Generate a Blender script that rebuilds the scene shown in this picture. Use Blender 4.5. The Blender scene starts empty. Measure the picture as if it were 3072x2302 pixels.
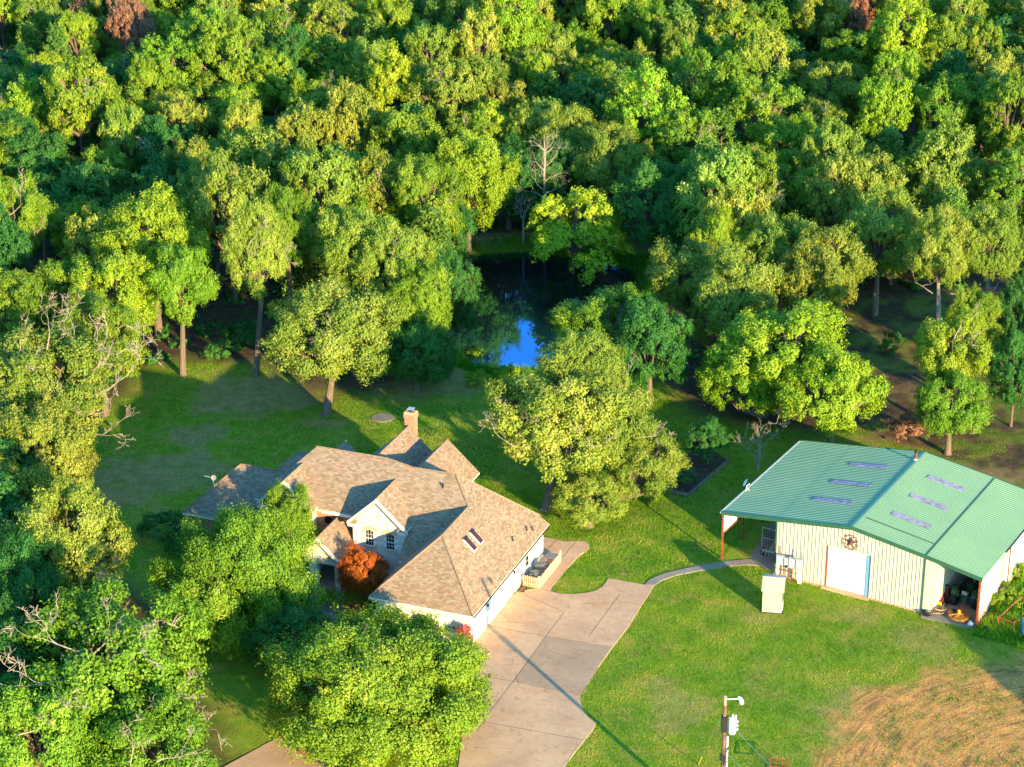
import bpy, math, random
import numpy as np
from mathutils import Vector, Matrix
R_ = math.radians
sc = bpy.context.scene

# ------------------------------------------------------------------ camera
F_PX, PITCH, ROLL, CAM_H = 6500.0, 0.411, 0.005, 82.02      # photo is 3072 x 2302
cam_d = bpy.data.cameras.new('camera')
cam_d.sensor_width = 36.0
cam_d.lens = F_PX / 3072 * 36
cam_d.clip_start = 1.0
cam_d.clip_end = 6000.0
cam = bpy.data.objects.new('camera', cam_d)
sc.collection.objects.link(cam)
cam.matrix_world = Matrix.Translation((0, 0, CAM_H)) @ Matrix.Rotation(math.pi / 2 - PITCH, 4, 'X') @ Matrix.Rotation(-ROLL, 4, 'Z')
sc.camera = cam

# ------------------------------------------------------------------ sky, sun, exposure
SUN_EL, SUN_AZ = 11.7, -60.3            # azimuth of the sun as a mathematical angle (from +X)
world = bpy.data.worlds.new('World'); sc.world = world; world.use_nodes = True
nt = world.node_tree
sky = nt.nodes.new('ShaderNodeTexSky'); sky.sky_type = 'NISHITA'; sky.sun_disc = False
sky.sun_elevation = R_(SUN_EL); sky.sun_rotation = R_(90 - SUN_AZ)
sky.air_density = 1.0; sky.dust_density = 0.3; sky.ozone_density = 2.0
bg = nt.nodes['Background']; bg.inputs['Strength'].default_value = 0.195
skymix = nt.nodes.new('ShaderNodeMix'); skymix.data_type = 'RGBA'; skymix.blend_type = 'MULTIPLY'; skymix.inputs[0].default_value = 1.0
skymix.inputs[7].default_value = (0.40, 0.92, 1.30, 1)          # deep blue evening sky
nt.links.new(sky.outputs[0], skymix.inputs[6]); nt.links.new(skymix.outputs[2], bg.inputs[0])
sun_d = bpy.data.lights.new('sun', 'SUN'); sun_d.energy = 5.0; sun_d.angle = R_(0.5); sun_d.color = (1.0, 0.77, 0.42)
sun = bpy.data.objects.new('sun', sun_d); sc.collection.objects.link(sun)
sv = Vector((math.cos(R_(SUN_EL)) * math.cos(R_(SUN_AZ)), math.cos(R_(SUN_EL)) * math.sin(R_(SUN_AZ)), math.sin(R_(SUN_EL))))
sun.rotation_euler = sv.to_track_quat('Z', 'Y').to_euler()
sun.location = (60, 60, 60)
sc.view_settings.view_transform = 'Standard'; sc.view_settings.look = 'None'
sc.view_settings.exposure = 1.5; sc.view_settings.gamma = 1.0
sc.cycles.max_bounces = 6; sc.cycles.diffuse_bounces = 3; sc.cycles.transmission_bounces = 4; sc.cycles.glossy_bounces = 3
sc.cycles.transparent_max_bounces = 6

rng = np.random.default_rng(7)
random.seed(7)
COL = sc.collection

# ------------------------------------------------------------------ photo pixel -> point at height z
def at(px, py, z=0.0):
    X = (px - 1536) / F_PX; Y = (1151 - py) / F_PX
    cr, sr = math.cos(ROLL), math.sin(ROLL)
    x = X * cr + Y * sr; y = -X * sr + Y * cr
    c, s = math.cos(PITCH), math.sin(PITCH)
    d = Vector((x, c + y * s, -s + y * c)); t = (z - CAM_H) / d.z
    return Vector((0, 0, CAM_H)) + d * t
def atd(px, py, z=0.0):                                       # the 2212-wide view of the photograph
    return at(px * 1.38879, py * 1.38879, z)
def px_per_m(p):
    return F_PX / (Vector((0, 0, CAM_H)) - Vector(p)).length

# ------------------------------------------------------------------ object helpers
def tag(o, label=None, cat=None, group=None, kind=None):
    if label: o['label'] = label
    if cat: o['category'] = cat
    if group: o['group'] = group
    if kind: o['kind'] = kind
    return o
def empty(name, loc=(0, 0, 0), rz=0.0, label=None, cat=None, group=None):
    o = bpy.data.objects.new(name, None); COL.objects.link(o)
    o.location = loc; o.rotation_euler = (0, 0, rz); o.empty_display_size = 0.3
    return tag(o, label, cat, group)
def link(name, me, parent=None, loc=(0, 0, 0), rot=(0, 0, 0), scale=(1, 1, 1)):
    o = bpy.data.objects.new(name, me); COL.objects.link(o)
    if parent: o.parent = parent
    o.location = loc; o.rotation_euler = rot; o.scale = scale
    return o

class MB:
    """collects faces, builds one mesh object"""
    def __init__(s): s.v = []; s.f = []; s.m = []; s.uv = []
    def face(s, pts, mi=0, uv=None):
        b = len(s.v); s.v += [tuple(p) for p in pts]; s.f.append(tuple(range(b, b + len(pts)))); s.m.append(mi)
        if uv is None:
            n = Vector((0, 0, 0)); P = [Vector(p) for p in pts]
            for i in range(len(P)): n += (P[i] - P[0]).cross(P[(i + 1) % len(P)] - P[0])
            if n.length < 1e-9: n = Vector((0, 0, 1))
            n.normalize()
            e1 = Vector((0, 0, 1)).cross(n)
            e1 = e1.normalized() if e1.length > 1e-3 else Vector((1, 0, 0))
            e2 = n.cross(e1)
            uv = [(p.dot(e1), p.dot(e2)) for p in P]
        s.uv.append(uv)
    def hexa(s, b, t, mi=0):                                   # bottom loop (ccw from above), top loop
        n = len(b)
        s.face(list(reversed(b)), mi); s.face(t, mi)
        for i in range(n): j = (i + 1) % n; s.face([b[i], b[j], t[j], t[i]], mi)
    def box(s, c, d, mi=0, rz=0.0):
        cx, cy, cz = c; a, b, h = d[0] / 2, d[1] / 2, d[2] / 2
        cs, sn = math.cos(rz), math.sin(rz)
        P = [(cx + x * cs - y * sn, cy + x * sn + y * cs) for x, y in ((-a, -b), (a, -b), (a, b), (-a, b))]
        s.hexa([(x, y, cz - h) for x, y in P], [(x, y, cz + h) for x, y in P], mi)
    def bx(s, x0, x1, y0, y1, z0, z1, mi=0):
        s.box(((x0 + x1) / 2, (y0 + y1) / 2, (z0 + z1) / 2), (abs(x1 - x0), abs(y1 - y0), abs(z1 - z0)), mi)
    def prism(s, poly, z0, z1, mi=0):
        a = sum(poly[i][0] * poly[(i + 1) % len(poly)][1] - poly[(i + 1) % len(poly)][0] * poly[i][1] for i in range(len(poly)))
        if a < 0: poly = list(reversed(poly))
        s.hexa([(p[0], p[1], z0) for p in poly], [(p[0], p[1], z1) for p in poly], mi)
    def slab(s, pts, t=0.14, mt=0, me=1):                       # sloping sheet with thickness downwards
        P = [Vector(p) for p in pts]
        n = Vector((0, 0, 0))
        for i in range(len(P)): n += (P[i] - P[0]).cross(P[(i + 1) % len(P)] - P[0])
        if n.z < 0: P.reverse()
        s.face(P, mt)
        Q = [p - Vector((0, 0, t)) for p in P]
        s.face(list(reversed(Q)), me)
        for i in range(len(P)): j = (i + 1) % len(P); s.face([Q[i], Q[j], P[j], P[i]], me)
    def tube(s, path, rad, n=6, mi=0, cap=True):
        path = [Vector(p) for p in path]
        if not hasattr(rad, '__len__'): rad = [rad] * len(path)
        rings = []; up = Vector((0.13, 0.31, 0.94))
        for i, p in enumerate(path):
            d = (path[min(i + 1, len(path) - 1)] - path[max(i - 1, 0)])
            d = d.normalized() if d.length > 1e-9 else Vector((0, 0, 1))
            a = d.cross(up)
            a = a.normalized() if a.length > 1e-3 else d.cross(Vector((1, 0, 0))).normalized()
            b = d.cross(a)
            base = len(s.v)
            for k in range(n):
                t = 2 * math.pi * k / n
                s.v.append(tuple(p + (a * math.cos(t) + b * math.sin(t)) * rad[i]))
            rings.append(base)
        L = 0
        for i in range(len(rings) - 1):
            l2 = L + (path[i + 1] - path[i]).length
            for k in range(n):
                k2 = (k + 1) % n
                s.f.append((rings[i] + k, rings[i] + k2, rings[i + 1] + k2, rings[i + 1] + k)); s.m.append(mi)
                s.uv.append([(k / n, L), ((k + 1) / n, L), ((k + 1) / n, l2), (k / n, l2)])
            L = l2
        if cap:
            for r, rev in ((rings[0], True), (rings[-1], False)):
                idx = [r + k for k in range(n)]
                s.f.append(tuple(idx if rev else reversed(idx))); s.m.append(mi); s.uv.append([(0, 0)] * n)
    def cyl(s, c, r, h, n=16, mi=0, r2=None):
        s.tube([c, (c[0], c[1], c[2] + h)], [r, r if r2 is None else r2], n, mi)
    def mesh(s, name, mats):
        me = bpy.data.meshes.new(name)
        me.from_pydata(s.v, [], s.f)
        me.polygons.foreach_set('material_index', s.m)
        uvl = me.uv_layers.new(name='UVMap')
        flat = [c for u in s.uv for p in u for c in p]
        uvl.data.foreach_set('uv', flat)
        for m in mats: me.materials.append(m)
        me.update(); return me
    def build(s, name, mats, parent=None, **k):
        if not isinstance(mats, (list, tuple)): mats = [mats]
        return link(name, s.mesh(name, mats), parent, **k)
def smooth(o):
    o.data.polygons.foreach_set('use_smooth', [True] * len(o.data.polygons)); return o

# ------------------------------------------------------------------ materials
class N:
    def __init__(s, name):
        s.m = bpy.data.materials.new(name); s.m.use_nodes = True; s.t = s.m.node_tree
        s.b = s.t.nodes['Principled BSDF']; s.out = s.t.nodes['Material Output']
    def n(s, kind, **k):
        x = s.t.nodes.new(kind)
        for a, v in k.items(): setattr(x, a, v)
        return x
    def l(s, a, b): s.t.links.new(a, b)
    def coord(s, which='Object', scale=(1, 1, 1)):
        tc = s.n('ShaderNodeTexCoord'); mp = s.n('ShaderNodeMapping'); s.l(tc.outputs[which], mp.inputs[0]); mp.inputs['Scale'].default_value = scale
        return mp.outputs[0]
    def noise(s, vec, scale, detail=4, rough=0.55):
        x = s.n('ShaderNodeTexNoise'); s.l(vec, x.inputs['Vector']); x.inputs['Scale'].default_value = scale
        x.inputs['Detail'].default_value = detail; x.inputs['Roughness'].default_value = rough
        return x.outputs['Fac']
    def ramp(s, fac, stops):
        x = s.n('ShaderNodeValToRGB'); s.l(fac, x.inputs[0]); e = x.color_ramp.elements
        while len(e) < len(stops): e.new(0.5)
        for i, (p, c) in enumerate(stops): e[i].position = p; e[i].color = (*c, 1) if len(c) == 3 else c
        return x.outputs[0]
    def mix(s, fac, a, b, mode='MIX'):
        x = s.n('ShaderNodeMix', data_type='RGBA', blend_type=mode)
        for sock, val in ((x.inputs[0], fac), (x.inputs[6], a), (x.inputs[7], b)):
            if isinstance(val, (int, float)): sock.default_value = val
            elif isinstance(val, tuple): sock.default_value = (*val, 1)
            else: s.l(val, sock)
        return x.outputs[2]
    def math(s, op, a, b=0.0, clamp=False):
        x = s.n('ShaderNodeMath', operation=op, use_clamp=clamp)
        for sock, val in ((x.inputs[0], a), (x.inputs[1], b)):
            if isinstance(val, (int, float)): sock.default_value = val
            else: s.l(val, sock)
        return x.outputs[0]
    def attr(s, name):
        x = s.n('ShaderNodeAttribute'); x.attribute_name = name; return x
    def bump(s, h, strength=0.5, dist=0.05):
        x = s.n('ShaderNodeBump'); s.l(h, x.inputs['Height']); x.inputs['Strength'].default_value = strength; x.inputs['Distance'].default_value = dist
        s.l(x.outputs[0], s.b.inputs['Normal'])
    def base(s, c, rough=0.8, spec=0.3, metal=0.0):
        if isinstance(c, tuple): s.b.inputs['Base Color'].default_value = (*c, 1)
        else: s.l(c, s.b.inputs['Base Color'])
        s.b.inputs['Roughness'].default_value = rough; s.b.inputs['Metallic'].default_value = metal
        s.b.inputs['Specular IOR Level'].default_value = spec
        return s

def plain(name, c, rough=0.7, metal=0.0, var=0.12, scale=3.0, spec=0.3, bump=0.0):
    k = N(name); co = k.coord('Object')
    f = k.noise(co, scale, 5, 0.6)
    dark = tuple(x * (1 - var * 1.6) for x in c); lite = tuple(min(1, x * (1 + var)) for x in c)
    k.base(k.ramp(f, [(0.3, dark), (0.7, lite)]), rough, spec, metal)
    if bump: k.bump(k.noise(co, scale * 6, 4), bump, 0.02)
    return k.m

def shingle_mat():
    k = N('asphalt_shingles'); uv = k.coord('UV')
    br = k.n('ShaderNodeTexBrick'); k.l(uv, br.inputs['Vector'])
    br.inputs['Color1'].default_value = (0, 0, 0, 1); br.inputs['Color2'].default_value = (1, 1, 1, 1); br.inputs['Mortar'].default_value = (0.15, 0.15, 0.15, 1)
    br.inputs['Scale'].default_value = 1.0; br.inputs['Brick Width'].default_value = 0.30; br.inputs['Row Height'].default_value = 0.15
    br.inputs['Mortar Size'].default_value = 0.008; br.offset = 0.37; br.inputs['Bias'].default_value = 0.0
    c1 = k.ramp(br.outputs['Color'], [(0.0, (0.215, 0.145, 0.085)), (0.35, (0.285, 0.20, 0.12)), (0.62, (0.33, 0.238, 0.145)), (1.0, (0.39, 0.295, 0.19))])
    br2 = k.n('ShaderNodeTexBrick'); k.l(uv, br2.inputs['Vector'])
    br2.inputs['Color1'].default_value = (0, 0, 0, 1); br2.inputs['Color2'].default_value = (1, 1, 1, 1); br2.inputs['Mortar'].default_value = (0.4, 0.4, 0.4, 1)
    br2.inputs['Scale'].default_value = 1.0; br2.inputs['Brick Width'].default_value = 0.62; br2.inputs['Row Height'].default_value = 0.15
    br2.inputs['Mortar Size'].default_value = 0.0; br2.offset = 0.43
    pink = k.math('GREATER_THAN', br2.outputs['Color'], 0.74)
    pink = k.math('MULTIPLY', pink, 0.42)
    c2 = k.mix(pink, c1, (0.36, 0.18, 0.125))
    n2 = k.noise(k.coord('Object'), 0.7, 3)
    c3 = k.mix(k.math('MULTIPLY', n2, 0.35), c2, (0.19, 0.12, 0.065))
    k.base(c3, 0.95, 0.08)
    k.bump(k.math('ADD', br.outputs['Fac'], k.noise(uv, 14, 3)), 0.35, 0.02)
    return k.m

def stone_mat():
    k = N('cream_limestone'); uv = k.coord('UV')
    br = k.n('ShaderNodeTexBrick'); k.l(uv, br.inputs['Vector'])
    br.inputs['Color1'].default_value = (0, 0, 0, 1); br.inputs['Color2'].default_value = (1, 1, 1, 1); br.inputs['Mortar'].default_value = (0.6, 0.6, 0.6, 1)
    br.inputs['Scale'].default_value = 1.0; br.inputs['Brick Width'].default_value = 0.55; br.inputs['Row Height'].default_value = 0.26
    br.inputs['Mortar Size'].default_value = 0.012; br.offset = 0.4
    c = k.ramp(br.outputs['Color'], [(0.0, (0.58, 0.48, 0.34)), (0.4, (0.74, 0.67, 0.53)), (1.0, (0.80, 0.76, 0.66))])
    c = k.mix(k.math('MULTIPLY', k.noise(uv, 3, 4), 0.4), c, (0.50, 0.42, 0.30))
    k.base(c, 0.9, 0.2); k.bump(br.outputs['Fac'], 0.6, -0.02)
    return k.m

def brick_mat():
    k = N('red_brick'); uv = k.coord('UV')
    br = k.n('ShaderNodeTexBrick'); k.l(uv, br.inputs['Vector'])
    br.inputs['Color1'].default_value = (0.30, 0.075, 0.035, 1); br.inputs['Color2'].default_value = (0.50, 0.22, 0.11, 1); br.inputs['Mortar'].default_value = (0.45, 0.33, 0.24, 1)
    br.inputs['Scale'].default_value = 1.0; br.inputs['Brick Width'].default_value = 0.23; br.inputs['Row Height'].default_value = 0.085
    br.inputs['Mortar Size'].default_value = 0.009
    k.base(k.mix(k.math('MULTIPLY', k.noise(uv, 2.5, 3), 0.35), br.outputs['Color'], (0.48, 0.26, 0.15)), 0.9, 0.2)
    k.bump(br.outputs['Fac'], 0.5, -0.01)
    return k.m

def concrete_mat(name, c, c2):
    k = N(name); co = k.coord('Object')
    f = k.noise(co, 0.35, 6, 0.65); g = k.noise(co, 2.3, 6, 0.7)
    a = k.ramp(f, [(0.34, c2), (0.62, c)])
    a = k.mix(k.math('MULTIPLY', k.ramp(g, [(0.5, (0, 0, 0)), (0.72, (1, 1, 1))]), 0.4), a, tuple(x * 0.66 for x in c2))
    st = k.ramp(k.noise(k.coord('Object', (0.4, 1.3, 1)), 0.9, 5), [(0.52, (0, 0, 0)), (0.75, (1, 1, 1))])
    a = k.mix(k.math('MULTIPLY', st, 0.45), a, (c[0] * 0.95, c[1] * 0.72, c[2] * 0.5))
    sp = k.ramp(k.noise(co, 26, 2), [(0.3, (0.82,) * 3), (0.7, (1.08,) * 3)])
    blot = k.ramp(k.noise(co, 1.1, 8, 0.75), [(0.56, (1, 1, 1)), (0.70, (0.62, 0.58, 0.55))])
    a = k.mix(1.0, a, blot, 'MULTIPLY')
    vo = k.n('ShaderNodeTexVoronoi', feature='DISTANCE_TO_EDGE'); k.l(k.coord('Object', (0.16, 0.16, 0.16)), vo.inputs['Vector']); vo.inputs['Scale'].default_value = 1.0
    crack = k.math('MULTIPLY', k.math('LESS_THAN', vo.outputs['Distance'], 0.0022), k.math('GREATER_THAN', k.noise(co, 0.3, 2), 0.52))
    a = k.mix(k.math('MULTIPLY', crack, 0.6), a, (0.14, 0.09, 0.05))
    k.base(k.mix(1.0, a, sp, 'MULTIPLY'), 0.9, 0.15)
    k.bump(g, 0.15, 0.02)
    return k.m

def leaf_mat(name, c_a, c_b, c_tip, trans=0.28):
    k = N(name)
    oi = k.n('ShaderNodeObjectInfo')
    a = k.attr('leaf')
    tone = k.mix(a.outputs['Fac'], c_a, c_b)
    tip = k.ramp(a.outputs['Fac'], [(0.86, (0, 0, 0)), (0.94, (1, 1, 1))])
    tone = k.mix(k.math('MULTIPLY', tip, 0.6), tone, c_tip)
    tone = k.mix(1.0, tone, oi.outputs['Color'], 'MULTIPLY')
    k.base(tone, 0.55, 0.22)
    tr = k.n('ShaderNodeBsdfTranslucent')
    k.l(k.mix(1.0, tone, (1.25, 1.15, 0.6), 'MULTIPLY'), tr.inputs['Color'])
    mx = k.n('ShaderNodeMixShader'); mx.inputs[0].default_value = trans
    k.l(k.b.outputs[0], mx.inputs[1]); k.l(tr.outputs[0], mx.inputs[2]); k.l(mx.outputs[0], k.out.inputs['Surface'])
    return k.m

def bark_mat(name, c1, c2):
    k = N(name); co = k.coord('Object', (1, 1, 0.3))
    k.base(k.ramp(k.noise(co, 6, 5), [(0.3, c1), (0.7, c2)]), 0.9, 0.1); k.bump(k.noise(co, 12, 4), 0.8, 0.05)
    return k.m

M = {}
M['shingle'] = shingle_mat()
M['stone'] = stone_mat()
M['brick'] = brick_mat()
M['trim'] = plain('cream_trim', (0.78, 0.68, 0.52), 0.6, var=0.05)
M['soffit'] = plain('tan_soffit', (0.60, 0.42, 0.24), 0.7, var=0.08)
M['siding'] = plain('cream_siding', (0.80, 0.76, 0.66), 0.6, var=0.05)
M['white'] = plain('white_paint', (0.82, 0.81, 0.78), 0.5, var=0.03)
M['frame'] = plain('cream_frame', (0.75, 0.70, 0.60), 0.5, var=0.05)
M['glass'] = plain('dark_glass', (0.015, 0.02, 0.022), 0.06, var=0.2, spec=0.8)
M['glass_brown'] = plain('tinted_skylight_glass', (0.07, 0.025, 0.02), 0.4, var=0.2, spec=0.25)
M['darkmetal'] = plain('dark_metal', (0.03, 0.028, 0.028), 0.5, metal=0.3)
M['greymetal'] = plain('galvanised_metal', (0.45, 0.46, 0.46), 0.45, metal=0.4)
M['boxgrey'] = plain('pale_grey_enamel', (0.42, 0.45, 0.46), 0.45, var=0.08)
M['acgrey'] = plain('grey_enamel', (0.20, 0.20, 0.19), 0.5, var=0.1)
M['rust'] = plain('rust_red_pipe', (0.30, 0.062, 0.022), 0.75, var=0.35, scale=6)
M['orange'] = plain('weathered_orange_paint', (0.50, 0.20, 0.035), 0.7, var=0.35, scale=5)
M['yellow'] = plain('yellow_paint', (0.75, 0.48, 0.03), 0.5, var=0.15)
M['maroon'] = plain('maroon_paint', (0.16, 0.02, 0.018), 0.5, var=0.2)
M['tractor'] = plain('tractor_green', (0.018, 0.075, 0.03), 0.45, var=0.25)
M['tyre'] = plain('tyre_rubber', (0.018, 0.02, 0.024), 0.85, var=0.2)
M['pole'] = bark_mat('pole_wood', (0.13, 0.065, 0.04), (0.26, 0.13, 0.08))
M['deadwood'] = bark_mat('dead_wood', (0.24, 0.175, 0.12), (0.42, 0.33, 0.24))
M['bark'] = bark_mat('oak_bark', (0.11, 0.075, 0.05), (0.25, 0.18, 0.125))
M['barkred'] = bark_mat('reddish_bark', (0.16, 0.085, 0.05), (0.32, 0.17, 0.10))
M['concrete'] = concrete_mat('driveway_concrete', (0.74, 0.44, 0.225), (0.58, 0.345, 0.18))
M['concrete_dark'] = concrete_mat('older_concrete', (0.54, 0.345, 0.19), (0.42, 0.27, 0.15))
M['concrete_grey'] = concrete_mat('grey_concrete', (0.36, 0.29, 0.22), (0.26, 0.21, 0.16))
M['joint'] = plain('joint_dirt', (0.10, 0.065, 0.04), 0.95)
M['picket'] = plain('weathered_pickets', (0.62, 0.44, 0.27), 0.85, var=0.25, scale=5)
M['mat'] = plain('coir_mat', (0.24, 0.10, 0.04), 0.95, var=0.3, scale=8)
M['mulch'] = plain('bark_mulch', (0.10, 0.055, 0.035), 0.95, var=0.5, scale=5, bump=0.6)
M['timber'] = plain('edging_timber', (0.22, 0.16, 0.11), 0.9, var=0.3)
M['copper'] = plain('rusty_copper', (0.30, 0.08, 0.05), 0.5, metal=0.3, var=0.3)
M['blue'] = plain('blue_plastic', (0.04, 0.20, 0.45), 0.5, var=0.1)
M['jamb'] = plain('shaded_white_jamb', (0.16, 0.34, 0.46), 0.6)  # white door reveal with its blue shade put into the colour
M['cable'] = plain('pale_rubber_hose', (0.50, 0.36, 0.18), 0.6, var=0.3)
M['bag'] = plain('white_sack', (0.6, 0.6, 0.6), 0.7)

def barn_wall():
    k = N('barn_cladding'); uv = k.coord('Object')
    f = k.noise(uv, 1.2, 5); k.base(k.ramp(f, [(0.3, (0.54, 0.46, 0.32)), (0.7, (0.62, 0.54, 0.39))]), 0.55, 0.3); return k.m
def barn_wall_rusty():
    k = N('weathered_cladding'); co = k.coord('Object')
    sx = k.n('ShaderNodeSeparateXYZ'); k.l(co, sx.inputs[0])
    low = k.math('SUBTRACT', 1.15, sx.outputs['Z'])
    low = k.math('ADD', low, k.math('MULTIPLY', k.math('SUBTRACT', k.noise(co, 1.1, 6, 0.7), 0.5), 2.6))
    m = k.ramp(low, [(0.25, (0, 0, 0)), (0.85, (1, 1, 1))])
    c = k.mix(m, (0.74, 0.68, 0.50), (0.40, 0.17, 0.08)); k.base(c, 0.7, 0.2); return k.m
def barn_roof(name, c, c2):
    k = N(name); co = k.coord('Object')
    f = k.noise(co, 0.25, 5, 0.6); g = k.noise(co, 3.0, 5, 0.7)
    a = k.ramp(f, [(0.35, c2), (0.65, c)])
    k.base(k.mix(k.math('MULTIPLY', g, 0.25), a, tuple(x * 0.7 for x in c)), 0.5, 0.35); return k.m
M['shedwall'] = plain('shed_cladding', (0.46, 0.385, 0.27), 0.6, var=0.06)
M['barnwall'] = barn_wall(); M['barnrust'] = barn_wall_rusty()
M['barnroof'] = barn_roof('green_roof_sheet', (0.23, 0.37, 0.175), (0.185, 0.33, 0.165))
M['greentrim'] = plain('dark_green_trim', (0.035, 0.11, 0.055), 0.5)
M['skypanel'] = plain('fibreglass_panel', (0.30, 0.28, 0.33), 0.5, var=0.35, scale=3)
LEAF = {
 'bright': leaf_mat('bright_green_leaves', (0.095, 0.21, 0.011), (0.255, 0.38, 0.020), (0.50, 0.46, 0.06)),
 'olive':  leaf_mat('olive_oak_leaves', (0.13, 0.22, 0.016), (0.33, 0.385, 0.045), (0.58, 0.48, 0.13)),
 'lime':   leaf_mat('lime_green_leaves', (0.16, 0.28, 0.011), (0.34, 0.45, 0.020), (0.48, 0.48, 0.06)),
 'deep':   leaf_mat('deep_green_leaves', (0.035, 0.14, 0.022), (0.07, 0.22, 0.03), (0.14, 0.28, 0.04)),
 'cedar':  leaf_mat('cedar_needles', (0.075, 0.17, 0.018), (0.17, 0.28, 0.03), (0.30, 0.27, 0.05), 0.15),
 'maple':  leaf_mat('orange_maple_leaves', (0.34, 0.06, 0.012), (0.62, 0.20, 0.015), (0.50, 0.42, 0.03)),
 'dry':    leaf_mat('dry_brown_leaves', (0.26, 0.11, 0.06), (0.38, 0.18, 0.10), (0.42, 0.26, 0.14)),
 'blade':  leaf_mat('grass_blades', (0.11, 0.225, 0.008), (0.33, 0.40, 0.018), (0.56, 0.42, 0.09), 0.4),
 'reed':   leaf_mat('reed_blades', (0.06, 0.25, 0.012), (0.15, 0.38, 0.014), (0.32, 0.42, 0.03), 0.45),
 'flower': leaf_mat('pink_blossom', (0.45, 0.08, 0.08), (0.55, 0.14, 0.12), (0.5, 0.2, 0.15)),
}

# ------------------------------------------------------------------ numpy noise and zone masks
_lat = rng.random((256, 256))
def vnoise(x, y, s):
    x = np.asarray(x) / s + 100; y = np.asarray(y) / s + 100
    xi = np.floor(x).astype(int); yi = np.floor(y).astype(int); fx = x - xi; fy = y - yi
    fx = fx * fx * (3 - 2 * fx); fy = fy * fy * (3 - 2 * fy)
    g = lambda a, b: _lat[a % 256, b % 256]
    return (g(xi, yi) * (1 - fx) + g(xi + 1, yi) * fx) * (1 - fy) + (g(xi, yi + 1) * (1 - fx) + g(xi + 1, yi + 1) * fx) * fy
def fbm(x, y, s, o=4):
    r = 0; a = 0.5; t = 0
    for i in range(o): r = r + a * vnoise(x + 17 * i, y - 31 * i, s / 2 ** i); t += a; a *= 0.5
    return r / t
def sdist(x, y, poly):                                          # signed distance, positive inside
    P = np.array([(p[0], p[1]) for p in poly]); x = np.asarray(x, float); y = np.asarray(y, float)
    d = np.full(x.shape, 1e9); inside = np.zeros(x.shape, bool)
    for i in range(len(P)):
        a = P[i]; b = P[(i + 1) % len(P)]; e = b - a
        t = np.clip(((x - a[0]) * e[0] + (y - a[1]) * e[1]) / (e @ e), 0, 1)
        d = np.minimum(d, np.hypot(x - a[0] - t * e[0], y - a[1] - t * e[1]))
        c = ((a[1] > y) != (b[1] > y))
        with np.errstate(divide='ignore', invalid='ignore'):
            xx = (b[0] - a[0]) * (y - a[1]) / (b[1] - a[1] + 1e-12) + a[0]
        inside ^= c & (x < xx)
    return np.where(inside, d, -d)
sstep = lambda v, a, b: np.clip((v - a) / (b - a), 0, 1) ** 2 * (3 - 2 * np.clip((v - a) / (b - a), 0, 1))
POND_Z = -0.9
pond_px = [(1377, 775), (1463, 765), (1585, 759), (1743, 783), (1809, 791), (1905, 815), (1925, 880), (1850, 950), (1790, 1030), (1700, 1085), (1610, 1112),
           (1475, 1112), (1410, 1090), (1350, 1040), (1330, 960), (1330, 850)]
pond = [at(x, y, POND_Z) for x, y in pond_px]
open_px = [(140, 1640), (150, 1420), (240, 1250), (430, 1140), (560, 1075), (800, 1080), (960, 1150), (1120, 1190), (1260, 1120), (1340, 1060), (1330, 780), (1400, 715), (1700, 690),
           (1960, 750), (2010, 850), (1930, 1010), (1960, 1120), (2100, 1230), (2460, 1290), (2450, 1040), (2580, 880), (3250, 900), (3300, 2700), (1000, 2700), (640, 2500), (560, 2100), (450, 1800)]
openp = [at(x, y) for x, y in open_px]
clear_px = [(2430, 1040), (2580, 880), (3250, 900), (3350, 1620), (2960, 1420), (2700, 1330), (2480, 1290)]
clearp = [at(x, y) for x, y in clear_px]
dirt_px = [(3500, 1960), (2950, 1985), (2820, 2000), (2690, 2030), (2600, 2090), (2520, 2180), (2440, 2290), (2330, 2500), (3500, 2600)]
dirtp = [at(x, y) for x, y in dirt_px]
grey_px = [(2920, 1990), (3300, 1950), (3300, 2200), (3060, 2180), (2950, 2090)]
bare_blobs = [(760, 1180, 6.5, 3.6), (590, 1300, 3.0, 1.6), (420, 1430, 7.5, 3.0), (330, 1490, 4.5, 2.6), (900, 1190, 3.5, 2.5), (1290, 1150, 5.0, 2.2), (980, 1270, 2.2, 0.8), (1500, 705, 9, 2.0), (1800, 720, 9, 2.0),
              (2560, 1840, 2.6, 1.3), (2780, 1920, 2.4, 1.8), (2560, 2170, 2.2, 3.2), (2030, 2130, 2.2, 2.2), (1990, 2070, 1.6, 1.2), (560, 1380, 3, 1.5), (2290, 1855, 1.5, .6), (2690, 1160, 4, 2), (2150, 1130, 4, 2), (2750, 1310, 6, 1.4), (2950, 1430, 7, 1.6)]

def zones(x, y):
    n1 = fbm(x, y, 6.0); n2 = fbm(x + 50, y + 9, 1.6, 3)
    op = sdist(x, y, openp) + (n1 - 0.5) * 7
    forest = 1 - sstep(op, -1.5, 2.5)
    clear = sstep(sdist(x, y, clearp) + (n1 - 0.5) * 6, -2, 2.0)
    forest = np.maximum(forest, clear * (0.55 + 0.45 * sstep(n2, 0.35, 0.6)))
    dirt = sstep(sdist(x, y, dirtp) + (n1 - 0.5) * 5 + (n2 - 0.5) * 3, -1.2, 1.8)
    bare = np.zeros_like(x)
    for px, py, rx, ry in bare_blobs:
        c = at(px, py); d = np.hypot((x - c.x) / rx, (y - c.y) / (ry * 1.6))
        bare = np.maximum(bare, (.5 if py > 1830 and px > 1900 else (.85 if px < 1400 else 1.0)) * sstep(1.25 - d + (n2 - 0.5) * 1.2 + (n1 - 0.5) * .8, 0.0, 0.75))
    return forest, dirt, bare
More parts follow.
